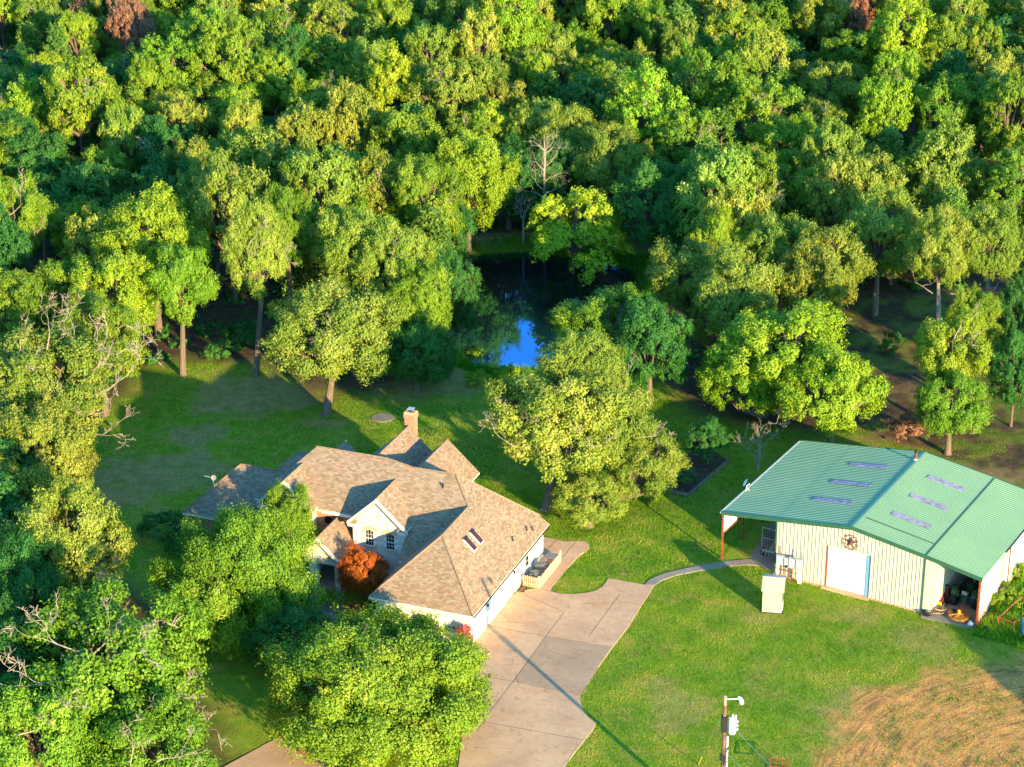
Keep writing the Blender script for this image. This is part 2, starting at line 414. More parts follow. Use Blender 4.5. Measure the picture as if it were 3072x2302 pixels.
def rut(x, y):                                                  # wheel ruts curving round the worked ground
    c = at(3330, 2420); r = np.hypot(x - c.x, (y - c.y)) + (fbm(x, y, 5) - 0.5) * 1.4
    return -np.abs(np.sin(r * 2.1)) ** 3 * .7 * (fbm(x, y, 4.0, 2) > .42) + np.sin(r * 6.0 + 1.0) * 0.30 + np.sin(r * 10.7) * .18
def height(x, y):
    x = np.asarray(x, float); y = np.asarray(y, float)
    sd = sdist(x, y, pond)
    h = -1.9 * sstep(sd, -3.5, 2.5)
    far = sstep(-sdist(x, y, openp), 5, 40)
    h = h + far * (fbm(x, y, 45, 3) - 0.5) * 3.0
    d = sstep(sdist(x, y, dirtp), -2, 3)
    h = h + d * (rut(x, y) * 0.045 + (fbm(x, y, .9, 2) - 0.5) * 0.10)
    h = h + (fbm(x, y, 2.0, 2) - 0.5) * 0.05 * (1 - d)
    return h
def H1(x, y): return float(height(np.array([x]), np.array([y]))[0])

def build_ground():
    xs = np.concatenate([[-3000, -1200, -500, -250, -160], np.arange(-110, -52, 1.6), np.arange(-52, 55, 0.42), np.arange(55, 112, 1.6), [160, 250, 500, 1200, 3000]])
    ys = np.concatenate([[-800, -200, 40, 90], np.arange(100, 178, 0.42), np.arange(178, 240, 0.8), np.arange(240, 380, 2.0), [420, 520, 800, 1500, 4000]])
    X, Y = np.meshgrid(xs, ys); nx, ny = len(xs), len(ys)
    x = X.ravel(); y = Y.ravel(); z = height(x, y)
    fo, di, ba = zones(x, y)
    me = bpy.data.meshes.new('ground')
    me.vertices.add(nx * ny); me.vertices.foreach_set('co', np.stack([x, y, z], 1).ravel())
    i = np.arange(nx - 1)[None, :] + np.arange(ny - 1)[:, None] * nx
    q = np.stack([i, i + 1, i + 1 + nx, i + nx], -1).reshape(-1, 4)
    me.loops.add(q.size); me.loops.foreach_set('vertex_index', q.ravel())
    me.polygons.add(len(q)); me.polygons.foreach_set('loop_start', np.arange(0, q.size, 4)); me.polygons.foreach_set('loop_total', np.full(len(q), 4))
    me.polygons.foreach_set('use_smooth', np.ones(len(q), bool))
    cc = at(3330, 2420); rr = np.hypot(x - cc.x, y - cc.y) + (fbm(x, y, 7) - .5) * 1.2; aa = np.arctan2(y - cc.y, x - cc.x) * 22
    for nm, v in (('forest', fo), ('dirt', di), ('bare', ba), ('arc_r', rr), ('arc_a', aa)):
        a = me.attributes.new(nm, 'FLOAT', 'POINT'); a.data.foreach_set('value', v.astype(np.float32))
    me.update(); me.validate()
    k = N('ground_cover'); co = k.coord('Object')
    n_big = k.noise(co, 0.12, 5, 0.6); n_mid = k.noise(co, 0.9, 5, 0.65); n_f = k.noise(co, 7.0, 5, 0.75)
    lawn = k.ramp(n_mid, [(0.28, (0.10, 0.23, 0.010)), (0.5, (0.19, 0.32, 0.014)), (0.72, (0.34, 0.38, 0.035))])
    lawn = k.mix(k.ramp(n_big, [(0.45, (0, 0, 0)), (0.7, (0.5, 0.5, 0.5))]), lawn, (0.32, 0.34, 0.05))
    mp = k.n('ShaderNodeMapping'); k.l(k.coord('Object'), mp.inputs[0]); mp.inputs['Rotation'].default_value = (0, 0, R_(-38)); mp.inputs['Scale'].default_value = (2.6, 0.30, 1)
    streak = k.noise(mp.outputs[0], 1.0, 5, 0.7)
    lawn = k.mix(k.ramp(streak, [(0.48, (0, 0, 0)), (0.72, (.65,) * 3)]), lawn, (0.30, 0.30, 0.045))
    lawn = k.mix(k.ramp(streak, [(0.28, (.6,) * 3), (0.46, (0, 0, 0))]), lawn, (0.07, 0.19, 0.012))
    n_p = k.noise(co, 0.42, 6, 0.72)
    lawn = k.mix(k.ramp(n_p, [(0.50, (0, 0, 0)), (0.66, (.8,) * 3)]), lawn, (0.46, 0.31, 0.065))
    fl = k.ramp(n_mid, [(0.35, (0.055, 0.05, 0.022)), (0.6, (0.13, 0.08, 0.045)), (0.8, (0.24, 0.13, 0.075))])
    dirt = k.ramp(k.math('ADD', k.math('MULTIPLY', n_mid, 0.6), k.math('MULTIPLY', n_f, 0.4)), [(0.36, (0.22, 0.25, 0.03)), (0.44, (0.58, 0.255, 0.065)), (0.60, (0.78, 0.36, 0.105))])
    cx = k.n('ShaderNodeCombineXYZ'); k.l(k.math('MULTIPLY', k.attr('arc_r').outputs['Fac'], 2.4), cx.inputs[0]); k.l(k.math('MULTIPLY', k.attr('arc_a').outputs['Fac'], 0.22), cx.inputs[1])
    arc = k.noise(cx.outputs[0], 1.0, 6, 0.72)
    dirt = k.mix(k.ramp(arc, [(0.50, (0, 0, 0)), (0.62, (.75,) * 3)]), dirt, (0.24, 0.12, 0.045))
    dirt = k.mix(k.ramp(arc, [(0.34, (.7,) * 3), (0.45, (0, 0, 0))]), dirt, (0.30, 0.30, 0.045))
    bare = k.ramp(n_mid, [(0.3, (0.24, 0.19, 0.05)), (0.7, (0.50, 0.31, 0.13))])
    fine = k.ramp(n_f, [(0.3, (0.6,) * 3), (0.7, (1.28,) * 3)])
    c = k.mix(k.attr('bare').outputs['Fac'], lawn, bare)
    c = k.mix(k.attr('dirt').outputs['Fac'], c, dirt)
    c = k.mix(k.attr('forest').outputs['Fac'], c, fl)
    c = k.mix(1.0, c, fine, 'MULTIPLY')
    k.base(c, 0.95, 0.05)
    k.bump(k.math('ADD', k.math('ADD', n_f, k.math('MULTIPLY', n_mid, 0.7)), k.math('MULTIPLY', k.math('MULTIPLY', arc, k.attr('dirt').outputs['Fac']), 1.3)), 0.65, 0.15)
    me.materials.append(k.m)
    tag(link('ground', me), kind='structure')
build_ground()

# ------------------------------------------------------------------ pond
def build_pond():
    c = Vector((sum(p.x for p in pond) / len(pond), sum(p.y for p in pond) / len(pond), POND_Z))
    m = MB(); m.face([(c.x + (p.x - c.x) * 1.22, c.y + (p.y - c.y) * 1.22, POND_Z) for p in reversed(pond)])
    k = N('pond_water'); k.base((0.002, 0.007, 0.008), 0.5, 0.2)
    gl = k.n('ShaderNodeBsdfGlossy'); gl.inputs['Roughness'].default_value = 0.03; gl.inputs['Color'].default_value = (0.17, 0.52, 0.98, 1)
    bp = k.n('ShaderNodeBump'); k.l(k.noise(k.coord('Object', (1, 0.5, 1)), 1.6, 3), bp.inputs['Height']); bp.inputs['Strength'].default_value = 0.05; bp.inputs['Distance'].default_value = 0.04
    k.l(bp.outputs[0], gl.inputs['Normal'])
    lw = k.n('ShaderNodeLayerWeight'); lw.inputs['Blend'].default_value = 0.42
    mx = k.n('ShaderNodeMixShader'); k.l(k.math('ADD', lw.outputs['Fresnel'], 0.2, True), mx.inputs[0]); k.l(k.b.outputs[0], mx.inputs[1]); k.l(gl.outputs[0], mx.inputs[2]); k.l(mx.outputs[0], k.out.inputs['Surface'])
    n = m.v and MB()
    o = m.build('pond_water', k.m)
    me = o.data
    if me.polygons[0].normal.z < 0:
        me.flip_normals()
    tag(o, kind='structure')
build_pond()

# ------------------------------------------------------------------ house
HE2 = at(1420.1, 1851.6, 2.75); H_ROT = R_(-21.6)
house = empty('brick_house', (HE2.x, HE2.y, 0), H_ROT, 'tan shingle roofed cream stone house with front gables and attached garage', 'house')
def hw(u, v, z=0.0):
    c, s = math.cos(H_ROT), math.sin(H_ROT)
    return Vector((HE2.x + u * c - v * s, HE2.y + u * s + v * c, z))
S = 0.92
SH = [M['shingle'], M['trim']]
def ridge_cap(m, a, b, w=0.13, dz=0.03):
    a = Vector(a) + Vector((0, 0, dz)); b = Vector(b) + Vector((0, 0, dz)); m.tube([a, b], w * 0.55, 5, 0, True)
def roof(polys, caps=(), name='roof', t=0.16):
    m = MB()
    for p in polys: m.slab(p, t)
    for a, b in caps: ridge_cap(m, a, b)
    return m.build(name, SH, house)
# main hip roof with the garage wing's right slope
ML, MR, SS, T, J = (-18.15, 11.4, 8.50), (-11.9, 11.4, 8.50), (-9.6, 11.1, 8.24), (-6.0, 11.12, 8.27), (-4.22, 9.35, 6.63)
A, E2, E1, E3, C1 = (-4.22, 4.22, 6.63), (0, 0, 2.75), (0, 15.9, 2.75), (-8.45, 0, 2.75), (-0.75, 15.75, 3.44)
FL, BL, VJ, X0 = (-21.9, 7.62, 5.03), (-21.9, 15.2, 5.03), (-5.93, 7.64, 5.06), (-1.6, 15.0, 4.22)
roof([[FL, VJ, J, T, SS, MR, ML], [T, J, A, E2, E1, C1], [ML, FL, BL], [BL, ML, MR, SS, X0], [SS, T, X0], [T, C1, X0],
      [X0, C1, E1, (-1.6, 15.9, 3.2)]],
     [(ML, MR), (MR, SS), (SS, T), (T, J), (A, E2), (T, C1), (J, A)])
roof([[E3, E2, A], [E3, A, J, VJ, (-8.1, 5.47, 3.07), (-8.45, 5.12, 2.75)], [(-8.5, 7.66, 5.07), VJ, (-8.1, 5.47, 3.07), (-8.5, 5.47, 3.07)]], [(E3, A)], 'roof')
def gable_roof(uc, hwid, v0, v1, zp, side='v', name='roof', over=0.0, lv0=None):
    zl = zp - S * hwid; m = MB()
    b = lv0 if lv0 is not None else v1
    m.slab([(uc, v0, zp), (uc, v1, zp), (uc + hwid, b, zl), (uc + hwid, v0, zl)])
    m.slab([(uc, v0, zp), (uc - hwid, v0, zl), (uc - hwid, b, zl), (uc, v1, zp)])
    ridge_cap(m, (uc, v0, zp), (uc, v1, zp))
    return m.build(name, SH, house)
gable_roof(-10.75, 2.5, 6.55, 10.3, 7.40, lv0=9.6)
gable_roof(-18.82, 2.42, 6.85, 10.3, 7.42, lv0=8.0)
gable_roof(-14.65, 1.82, 3.95, 7.95, 4.58)
gable_roof(-10.0, 2.75, 12.0, 18.95, 7.22)
gable_roof(-13.8, 3.0, 12.0, 19.6, 7.48)
gable_roof(-17.8, 2.2, 13.0, 16.0, 7.05)
# left wing hips
C0, ELp, Vp, Hh, CB = (-28.35, 7.2, 2.75), (-24.75, 10.8, 6.06), (-21.6, 10.8, 6.06), (-20.2, 12.2, 7.38), (-28.35, 14.4, 2.75)
roof([[C0, (-16.0, 7.2, 2.75), (-16.0, 12.2, 7.36), Hh, Vp, ELp], [CB, C0, ELp], [ELp, Vp, (-21.6, 14.4, 2.75), CB], [Hh, (-16, 12.2, 7.36), (-16, 17.0, 2.9), (-24.5, 17.0, 2.9), Vp]],
     [(C0, ELp), (ELp, Vp), (Vp, Hh), (Hh, (-18.5, 12.2, 7.37))])

def wall(boxes, mat='stone', name='wall', tris=()):
    m = MB()
    for b in boxes: m.bx(*b)
    for t in tris:                                              # (u0,u1,v,depth,z0,zpeak) gable end
        u0, u1, v, d, z0, zp = t; um = (u0 + u1) / 2
        f = [(u0, v, z0), (u1, v, z0), (um, v, zp)]; b = [(p[0], v + d, p[2]) for p in f]
        m.face(f); m.face(list(reversed(b)))
        for i in range(3): j = (i + 1) % 3; m.face([b[i], b[j], f[j], f[i]])
    return m.build(name, M[mat], house)
wall([(-21.5, -8.2, 7.95, 15.0, 0, 4.85)], 'brick')
wall([(-12.98, -8.52, 6.9, 9.5, 0, 5.03)], tris=[(-12.98, -8.52, 6.9, 2.0, 5.03, 5.03 + S * 2.2)])
wall([(-20.98, -16.66, 7.2, 8.6, 0, 5.05)], tris=[(-20.98, -16.66, 7.2, 1.4, 5.05, 5.05 + S * 2.13)])
wall([(-8.1, -0.38, 0.4, 15.5, 0, 2.66)])
wall([(-27.95, -20.9, 7.6, 14.0, 0, 2.68)], 'brick')
wall([(-12.4, -7.62, 14.6, 18.6, 0, 4.70)], tris=[(-12.4, -7.62, 18.45, 0.15, 4.70, 6.9)])
wall([(-16.5, -11.2, 14.6, 19.2, 0, 4.55)], 'brick', tris=[(-16.5, -11.2, 19.05, 0.15, 4.55, 7.0)])
wall([(-5.2, -0.9, 7.8, 15.3, 2.60, 3.2)], 'stone')
# porch: gable front with arch, two piers, side wall
wall([(-16.15, -13.15, 4.25, 4.55, 2.25, 2.86)], tris=[(-16.2, -13.1, 4.25, 0.3, 2.86, 4.28)])
wall([(-15.55, -14.95, 4.2, 4.75, 0, 2.25)], 'siding', 'porch_pier')
wall([(-13.35, -12.95, 4.2, 4.6, 0, 2.25)], 'stone', 'porch_pier')
wall([(-16.25, -15.95, 4.6, 7.9, 0, 2.7)], 'stone')
pf = MB(); pf.bx(-16.2, -12.6, 2.6, 7.9, 0.02, 0.16); pf.build('porch_floor', M['concrete_grey'], house)
pd = MB(); pd.bx(-15.1, -14.0, 7.86, 7.94, 0.16, 2.25, 0); pd.build('door', M['maroon'], house)
# soffits under the gable rakes and boxed returns
def rake(uc, hwid, v, zp, name='rake_trim', ret=0.75):
    m = MB(); zl = zp - S * hwid
    for s in (1, -1):
        for dz, w, mi in ((0.02, 0.10, 0), (-0.19, 0.04, 1)):
            a = Vector((uc, v, zp + dz)); b = Vector((uc + s * hwid, v, zl + dz))
            d = 0.19 if mi == 0 else 0.12
            P = [a, b, b - Vector((0, 0, d)), a - Vector((0, 0, d))]
            off = Vector((0, -w, 0))
            if s < 0: P = [P[1], P[0], P[3], P[2]]
            m.hexa([P[3] + off, P[2] + off, P[2] + Vector((0, .1, 0)), P[3] + Vector((0, .1, 0))], [P[0] + off, P[1] + off, P[1] + Vector((0, .1, 0)), P[0] + Vector((0, .1, 0))], mi)
        x0, x1 = uc + s * hwid, uc + s * (hwid - ret)
        m.bx(min(x0, x1), max(x0, x1), v, v + 0.34, zl - 0.42, zl - 0.17, 0)
        m.slab([(x0, v - .02, zl - 0.14), (x1, v - .02, zl - 0.14), (x1, v + 0.36, zl + 0.10), (x0, v + 0.36, zl + 0.10)], 0.03, 2, 0)
    return m.build(name, [M['trim'], M['soffit'], M['shingle']], house)
rake(-10.75, 2.5, 6.52, 7.40); rake(-18.82, 2.42, 6.82, 7.42); rake(-14.65, 1.82, 3.92, 4.58, ret=0.4)

def arched_window(uc, v, z0, w, h, bars=True):
    """brick surround and arch, frame, glass and muntins; part > sub-parts"""
    m = MB(); n = 9; hw_ = w / 2; rise = 0.16
    arc = [(uc - hw_ + w * i / n, z0 + h - rise + rise * math.sin(math.pi * i / n)) for i in range(n + 1)]
    # brick soldier arch: separate bricks
    big = 0.28
    for i in range(11):
        t0, t1 = i / 11 + 0.008, (i + 1) / 11 - 0.008
        def pt(t, r):
            x = uc + (t - 0.5) * (w + 0.42); zz = z0 + h - rise + (rise + 0.06) * math.sin(math.pi * t) + 0.02
            return (x + (t - 0.5) * r * 0.6, zz + r)
        a, b, c, d = pt(t0, 0), pt(t1, 0), pt(t1, big), pt(t0, big)
        m.hexa([(a[0], v - 0.06, a[1]), (b[0], v - 0.06, b[1]), (b[0], v, b[1]), (a[0], v, a[1])], [(d[0], v - 0.06, d[1]), (c[0], v - 0.06, c[1]), (c[0], v, c[1]), (d[0], v, d[1])], 0)
    for s in (-1, 1):
        for j in range(int(h / 0.17)):
            ww = 0.17 if j % 2 else 0.21
            x0 = uc + s * hw_; x1 = x0 + s * ww
            m.bx(min(x0, x1), max(x0, x1), v - 0.05, v, z0 + j * 0.17 + 0.008, z0 + j * 0.17 + 0.162, 1 if j % 3 else 0)
    m.bx(uc - hw_ - 0.16, uc + hw_ + 0.16, v - 0.10, v, z0 - 0.11, z0 - 0.004, 0)
    wobj = m.build('window', [M['soffit'], M['siding']], house)
    g = MB(); g.face([(uc - hw_, v - 0.012, z0), (uc + hw_, v - 0.012, z0)] + [(x, v - 0.012, z) for x, z in reversed(arc)])
    g.build('glass_pane', M['glass'], wobj)
    f = MB()
    f.bx(uc - hw_, uc + hw_, v - 0.045, v - 0.014, z0, z0 + 0.05); f.bx(uc - hw_, uc + hw_, v - 0.05, v - 0.014, z0 + h * 0.46, z0 + h * 0.46 + 0.06)
    for s in (-1, 1): f.bx(uc + s * (hw_ - 0.05), uc + s * hw_, v - 0.045, v - 0.014, z0 + 0.05, z0 + h - rise)
    for t in (-0.17, 0.17): f.bx(uc + t * w - 0.011, uc + t * w + 0.011, v - 0.035, v - 0.014, z0 + 0.052, z0 + h - 0.05)
    for zz in (0.25, 0.72): f.bx(uc - hw_ + 0.05, uc + hw_ - 0.05, v - 0.033, v - 0.016, z0 + h * zz, z0 + h * zz + 0.02)
    f.build('window_frame', M['rust'] if False else M['frame'], wobj)
arched_window(-11.54, 6.9, 3.1, 0.74, 1.36); arched_window(-9.78, 6.9, 3.04, 0.76, 1.38)
arched_window(-17.9, 7.2, 3.1, 0.8, 1.35)
m = MB(); m.bx(-11.0, -10.5, 6.84, 6.9, 5.72, 5.84); m.build('gable_vent', M['soffit'], house)
m = MB(); m.tube([(-15.6, 7.95, 4.1), (-15.6, 7.88, 4.1)], 0.34, 16); m.build('round_window', M['glass'], house)
# garage side: two doors, walk door, window
def panel_door(v0, v1, z1, name='garage_door'):
    m = MB(); u = -0.38
    m.bx(u, u + 0.03, v0 - 0.1, v1 + 0.1, 0, z1 + 0.1, 1)
    rows = 4; cols = 6
    for r in range(rows):
        za = 0.03 + r * (z1 / rows); m.bx(u + 0.032, u + 0.055, v0, v1, za + 0.01, za + z1 / rows - 0.02, 0)
        for c in range(cols):
            a = v0 + (v1 - v0) * (c + 0.12) / cols; b = v0 + (v1 - v0) * (c + 0.88) / cols
            m.bx(u + 0.057, u + 0.07, a, b, za + 0.10, za + z1 / rows - 0.12, 0)
    return m.build(name, [M['white'], M['trim']], house)
panel_door(0.9, 3.05, 2.13); panel_door(3.85, 8.75, 2.13)
m = MB(); m.bx(-0.38, -0.33, 9.25, 10.2, 0.02, 2.1, 1); m.bx(-0.328, -0.30, 9.32, 10.13, 0.04, 2.04, 0); dr = m.build('door', [M['white'], M['trim']], house)
m = MB(); m.bx(-0.295, -0.26, 9.55, 9.9, 1.45, 1.6); m.build('door_wreath', M['copper'], dr)
m = MB(); m.bx(-0.38, -0.33, 11.45, 12.15, 0.95, 1.95, 0); wv = m.build('window', M['frame'], house)
m = MB(); m.bx(-0.328, -0.315, 11.53, 12.07, 1.02, 1.42, 0); m.bx(-0.328, -0.315, 11.53, 12.07, 1.48, 1.88, 0); m.build('glass_pane', M['glass'], wv)
for v in (3.45, 8.95):
    m = MB(); m.bx(-0.30, -0.2, v - .06, v + .06, 1.75, 2.0); m.build('wall_lantern', M['darkmetal'], house)
# gutter line in dark on garage eave
m = MB(); m.bx(-0.02, 0.07, 0.0, 15.85, 2.60, 2.70); m.build('gutter', M['darkmetal'], house)
m = MB(); m.bx(-8.45, 0.0, -0.07, 0.01, 2.60, 2.73); m.build('gutter', M['trim'], house)
m = MB(); m.bx(-15.95, -13.3, 7.52, 7.60, 4.82, 5.0); m.build('gutter', M['trim'], house)
# skylights on the garage slope
def on_right(u, v, dz=0.0): return Vector((u, v, 2.75 - S * u + dz))
for vc in (6.0, 7.25):
    m = MB(); a, b = -3.22, -2.28; w = 0.33
    P = [on_right(a, vc - w + .05, .0), on_right(b, vc - w, .0), on_right(b, vc + w, .0), on_right(a, vc + w + .05, .0)]
    up = Vector((S, 0, 1)).normalized()
    m.hexa(P, [p + up * 0.12 for p in P], 0)
    sk = m.build('skylight', M['frame'], house)
    cpt = sum(P, Vector()) / 4; Q = [cpt + (p - cpt) * 0.90 + up * 0.128 for p in P]
    g = MB(); g.face(Q); g.build('glass_pane', M['glass_brown'], sk)
    d = MB(); Q2 = [P[0] + up * 0.13, P[3] + up * 0.13, P[3] + up * 0.13 + (P[1] - P[0]) * 0.13, P[0] + up * 0.13 + (P[1] - P[0]) * 0.13]
    d.face(list(reversed(Q2))); d.build('flashing', M['darkmetal'], sk)
# vent pipes on the roof
for u, v in ((-0.84, 12.99), (-0.59, 13.58), (-1.08, 10.58)):
    m = MB(); p = on_right(u, v); m.tube([p, p + Vector((0, 0, 0.34))], 0.05, 8); m.tube([p - Vector((0, 0, .03)), p + Vector((0, 0, .05))], [0.14, 0.06], 8); m.build('vent_pipe', M['darkmetal'], house)
m = MB(); m.tube([(-6.7, 10.2, 7.4), (-6.7, 10.2, 7.85)], 0.06, 8); m.build('vent_pipe', M['darkmetal'], house)
m = MB(); m.tube([(-10.5, 12.9, 6.9), (-10.5, 12.9, 7.4)], 0.06, 8); m.build('vent_pipe', M['darkmetal'], house)
# chimney
m = MB(); m.bx(-14.22, -13.35, 19.72, 20.42, 0.0, 8.15); ch = m.build('chimney', M['brick'], house)
m = MB(); m.bx(-14.28, -13.29, 19.66, 20.48, 8.15, 8.50); m.build('chimney_collar', M['brick'], ch)
m = MB(); m.bx(-14.24, -13.33, 19.70, 20.44, 8.502, 8.64); m.build('chimney_crown', M['concrete'], ch)
m = MB(); m.cyl((-13.78, 20.1, 8.64), 0.17, 0.20, 12); m.bx(-14.04, -13.52, 19.85, 20.35, 8.86, 8.91, 1); m.build('chimney_flue', [M['darkmetal'], M['greymetal']], ch)
# satellite dish on left wing
dish = empty('satellite_dish', hw(-26.35, 9.2, 4.58), H_ROT, 'small grey satellite dish on the left wing roof of the house', 'satellite dish')
m = MB(); m.tube([(0, 0, -0.05), (-0.15, 0, 0.35), (-0.1, -0.1, 0.75)], 0.035, 6); m.tube([(-.1, -.1, .75), (-0.75, -0.35, 0.95)], 0.02, 5); m.tube([(0, 0, 0), (-0.35, 0.2, 0.5)], 0.02, 5); m.build('mast', M['boxgrey'], dish)
def dish_mesh(r, parent, loc, rot, mat):
    m = MB(); n = 16
    prof = [(0.0, 0.0), (r * .5, r * .05), (r, r * .2)]
    for i in range(2):
        for k in range(n):
            a0, a1 = 2 * math.pi * k / n, 2 * math.pi * (k + 1) / n
            q = [(prof[i][0] * math.cos(a0), prof[i][0] * math.sin(a0), prof[i][1]), (prof[i][0] * math.cos(a1), prof[i][0] * math.sin(a1), prof[i][1]),
                 (prof[i + 1][0] * math.cos(a1), prof[i + 1][0] * math.sin(a1), prof[i + 1][1]), (prof[i + 1][0] * math.cos(a0), prof[i + 1][0] * math.sin(a0), prof[i + 1][1])]
            if i == 0: q = q[1:]
            m.face(q); m.face([(x, y, z - .02) for x, y, z in reversed(q)])
    return m.build('reflector', mat, parent, loc=loc, rot=rot)
dish_mesh(0.22, dish, (0.05, -0.2, 0.85), (R_(70), 0, R_(20)), M['acgrey'])

# ------------------------------------------------------------------ concrete: driveway, paths
def P1(x, y): return at(1450 + x * .48361, 1500 + y * .48361)
drive_c = [(-10, 805), (210, 572), (350, 548), (415, 568), (480, 585), (560, 588), (640, 580), (700, 565), (740, 540), (760, 515), (775, 490), (880, 508), (1000, 530), (1060, 530), (1020, 600), (960, 690), (900, 790),
           (800, 920), (700, 1060), (650, 1140), (615, 1190), (602, 1215), (600, 1255), (615, 1300), (645, 1345), (700, 1388), (680, 1430), (560, 1580), (500, 1665), (300, 1900), (-200, 2200), (-160, 1700), (-110, 1300), (-60, 900)]
dp = [P1(x, y) for x, y in drive_c]
def slab_obj(name, poly, mat, z1=0.06, z0=-0.25, extra=None):
    m = MB(); m.prism([(p.x, p.y) for p in poly], z0, z1, 0)
    mats = [mat]
    if extra: mats += extra(m)
    return tag(m.build(name, mats), kind='structure')
def drive_extra(m):
    def strip(a, b, w=0.035, z=0.064):
        a = P1(*a); b = P1(*b); d = (b - a).normalized(); n = Vector((-d.y, d.x, 0)) * w / 2
        m.face([(p.x, p.y, z) for p in (a - n, b - n, b + n, a + n)], 1)
    for a, b in [((45, 790), (380, 848)), ((380, 848), (795, 918)), ((388, 850), (185, 1130)), ((185, 1130), (55, 1300)), ((0, 1100), (185, 1130)), ((185, 1130), (605, 1217)), ((500, 700), (388, 850)),
                 ((-60, 1370), (655, 1500)), ((215, 575), (500, 700)), ((655, 850), (845, 590)), ((55, 1300), (-40, 1440)), ((350, 550), (480, 588))]: strip(a, b)
    q = [P1(*c) for c in ((392, 853), (790, 921), (612, 1203), (604, 1212), (190, 1127))]
    m.face([(p.x, p.y, 0.0645) for p in reversed(q)], 2)
    return [M['joint'], M['concrete_dark']]
slab_obj('driveway', dp, M['concrete'], extra=drive_extra)
path_c = [(1000, 530), (1020, 508), (1040, 492), (1120, 460), (1220, 435), (1330, 412), (1500, 385), (1620, 372), (1720, 372), (1818, 378), (1818, 415), (1740, 410), (1640, 405), (1500, 415), (1360, 438), (1200, 470), (1110, 500), (1060, 532)]
slab_obj('path', [P1(x, y) for x, y in path_c], M['concrete_grey'], 0.055)
side_c = [(350, 548), (300, 300), (355, 225), (380, 235), (440, 245), (500, 260), (560, 260), (610, 258), (640, 264), (655, 280), (660, 300), (640, 318), (600, 345), (560, 385), (520, 430), (470, 490), (430, 535), (415, 566)]
def side_extra(m):
    for a, b in (((455, 250), (400, 310)), ((575, 262), (490, 360))):
        a = P1(*a); b = P1(*b); d = (b - a).normalized(); n = Vector((-d.y, d.x, 0)) * .02
        m.face([(p.x, p.y, 0.0585) for p in (a - n, b - n, b + n, a + n)], 1)
    return [M['joint']]
slab_obj('side_path', [P1(x, y) for x, y in side_c], M['concrete'], 0.055, extra=side_extra)
slab_obj('drive_apron', [at(x, y) for x, y in ((560, 2370), (673, 2302), (775, 2246), (860, 2200), (960, 2165), (1040, 2200), (1100, 2420), (700, 2600))], M['concrete'], 0.05)
slab_obj('front_walk', [hw(u, v) for u, v in ((-14.2, 4.1), (-12.6, 4.1), (-9.6, -1.6), (-8.2, -3.5), (-9.4, -4.4), (-11.2, -2.2), (-13.9, 2.6))], M['concrete_grey'], 0.05)
c = at(1600, 1255); 
def oval(c, rx, ry, n=22): return [Vector((c.x + rx * math.cos(2 * math.pi * k / n), c.y + ry * math.sin(2 * math.pi * k / n), 0)) for k in range(n)]
slab_obj('concrete_pad', oval(at(1148, 1254), 1.05, 1.0), M['concrete_grey'], 0.06)
# doormat
m = MB(); m.bx(-0.16, 0.34, 9.3, 10.2, 0.066, 0.085, 0); m.bx(-0.08, 0.26, 9.4, 10.1, 0.0855, 0.092, 1)
o = m.build('doormat', [M['darkmetal'], M['mat']], loc=(HE2.x, HE2.y, 0), rot=(0, 0, H_ROT)); tag(o, 'brown coir doormat with dark border outside the garage walk door', 'doormat')

# ------------------------------------------------------------------ picket fence and air conditioners
pf = empty('picket_fence', (HE2.x, HE2.y, 0.055), H_ROT, 'short weathered picket fence round the air conditioners beside the garage', 'fence')
def pickets(a, b, skip=False):
    a = Vector((*a, 0)); b = Vector((*b, 0)); L = (b - a).length; d = (b - a) / L; n = int(L / 0.155); ang = math.atan2(d.y, d.x)
    for z in (0.25, 0.75):
        m = MB(); m.box((*((a + b) / 2)[:2], z), (L, 0.04, 0.08), rz=ang); m.build('rail', M['picket'], pf)
    for i in range(n + 1):
        p = a + d * (L * i / n) + Vector((d.y, -d.x, 0)) * 0.035
        m = MB(); hh = 0.98 + random.uniform(-.03, .03)
        cs, sn = math.cos(ang), math.sin(ang)
        def q(x, z, yy): return (p.x + x * cs - yy * sn, p.y + x * sn + yy * cs, z)
        prof = [(-.045, 0), (.045, 0), (.045, hh - .07), (0, hh), (-.045, hh - .07)]
        f = [q(x, z, -.01) for x, z in prof]; bk = [q(x, z, .01) for x, z in prof]
        m.face(f); m.face(list(reversed(bk)))
        for k in range(5): m.face([bk[k], bk[(k + 1) % 5], f[(k + 1) % 5], f[k]])
        m.build('picket', M['picket'], pf)
pickets((-0.05, 10.35), (1.24, 10.30)); pickets((1.26, 10.34), (1.29, 14.95))
for p in ((1.24, 10.3), (1.29, 14.95)):
    m = MB(); m.bx(p[0] - .05, p[0] + .05, p[1] - .05, p[1] + .05, 0, 1.08); m.build('post', M['picket'], pf)
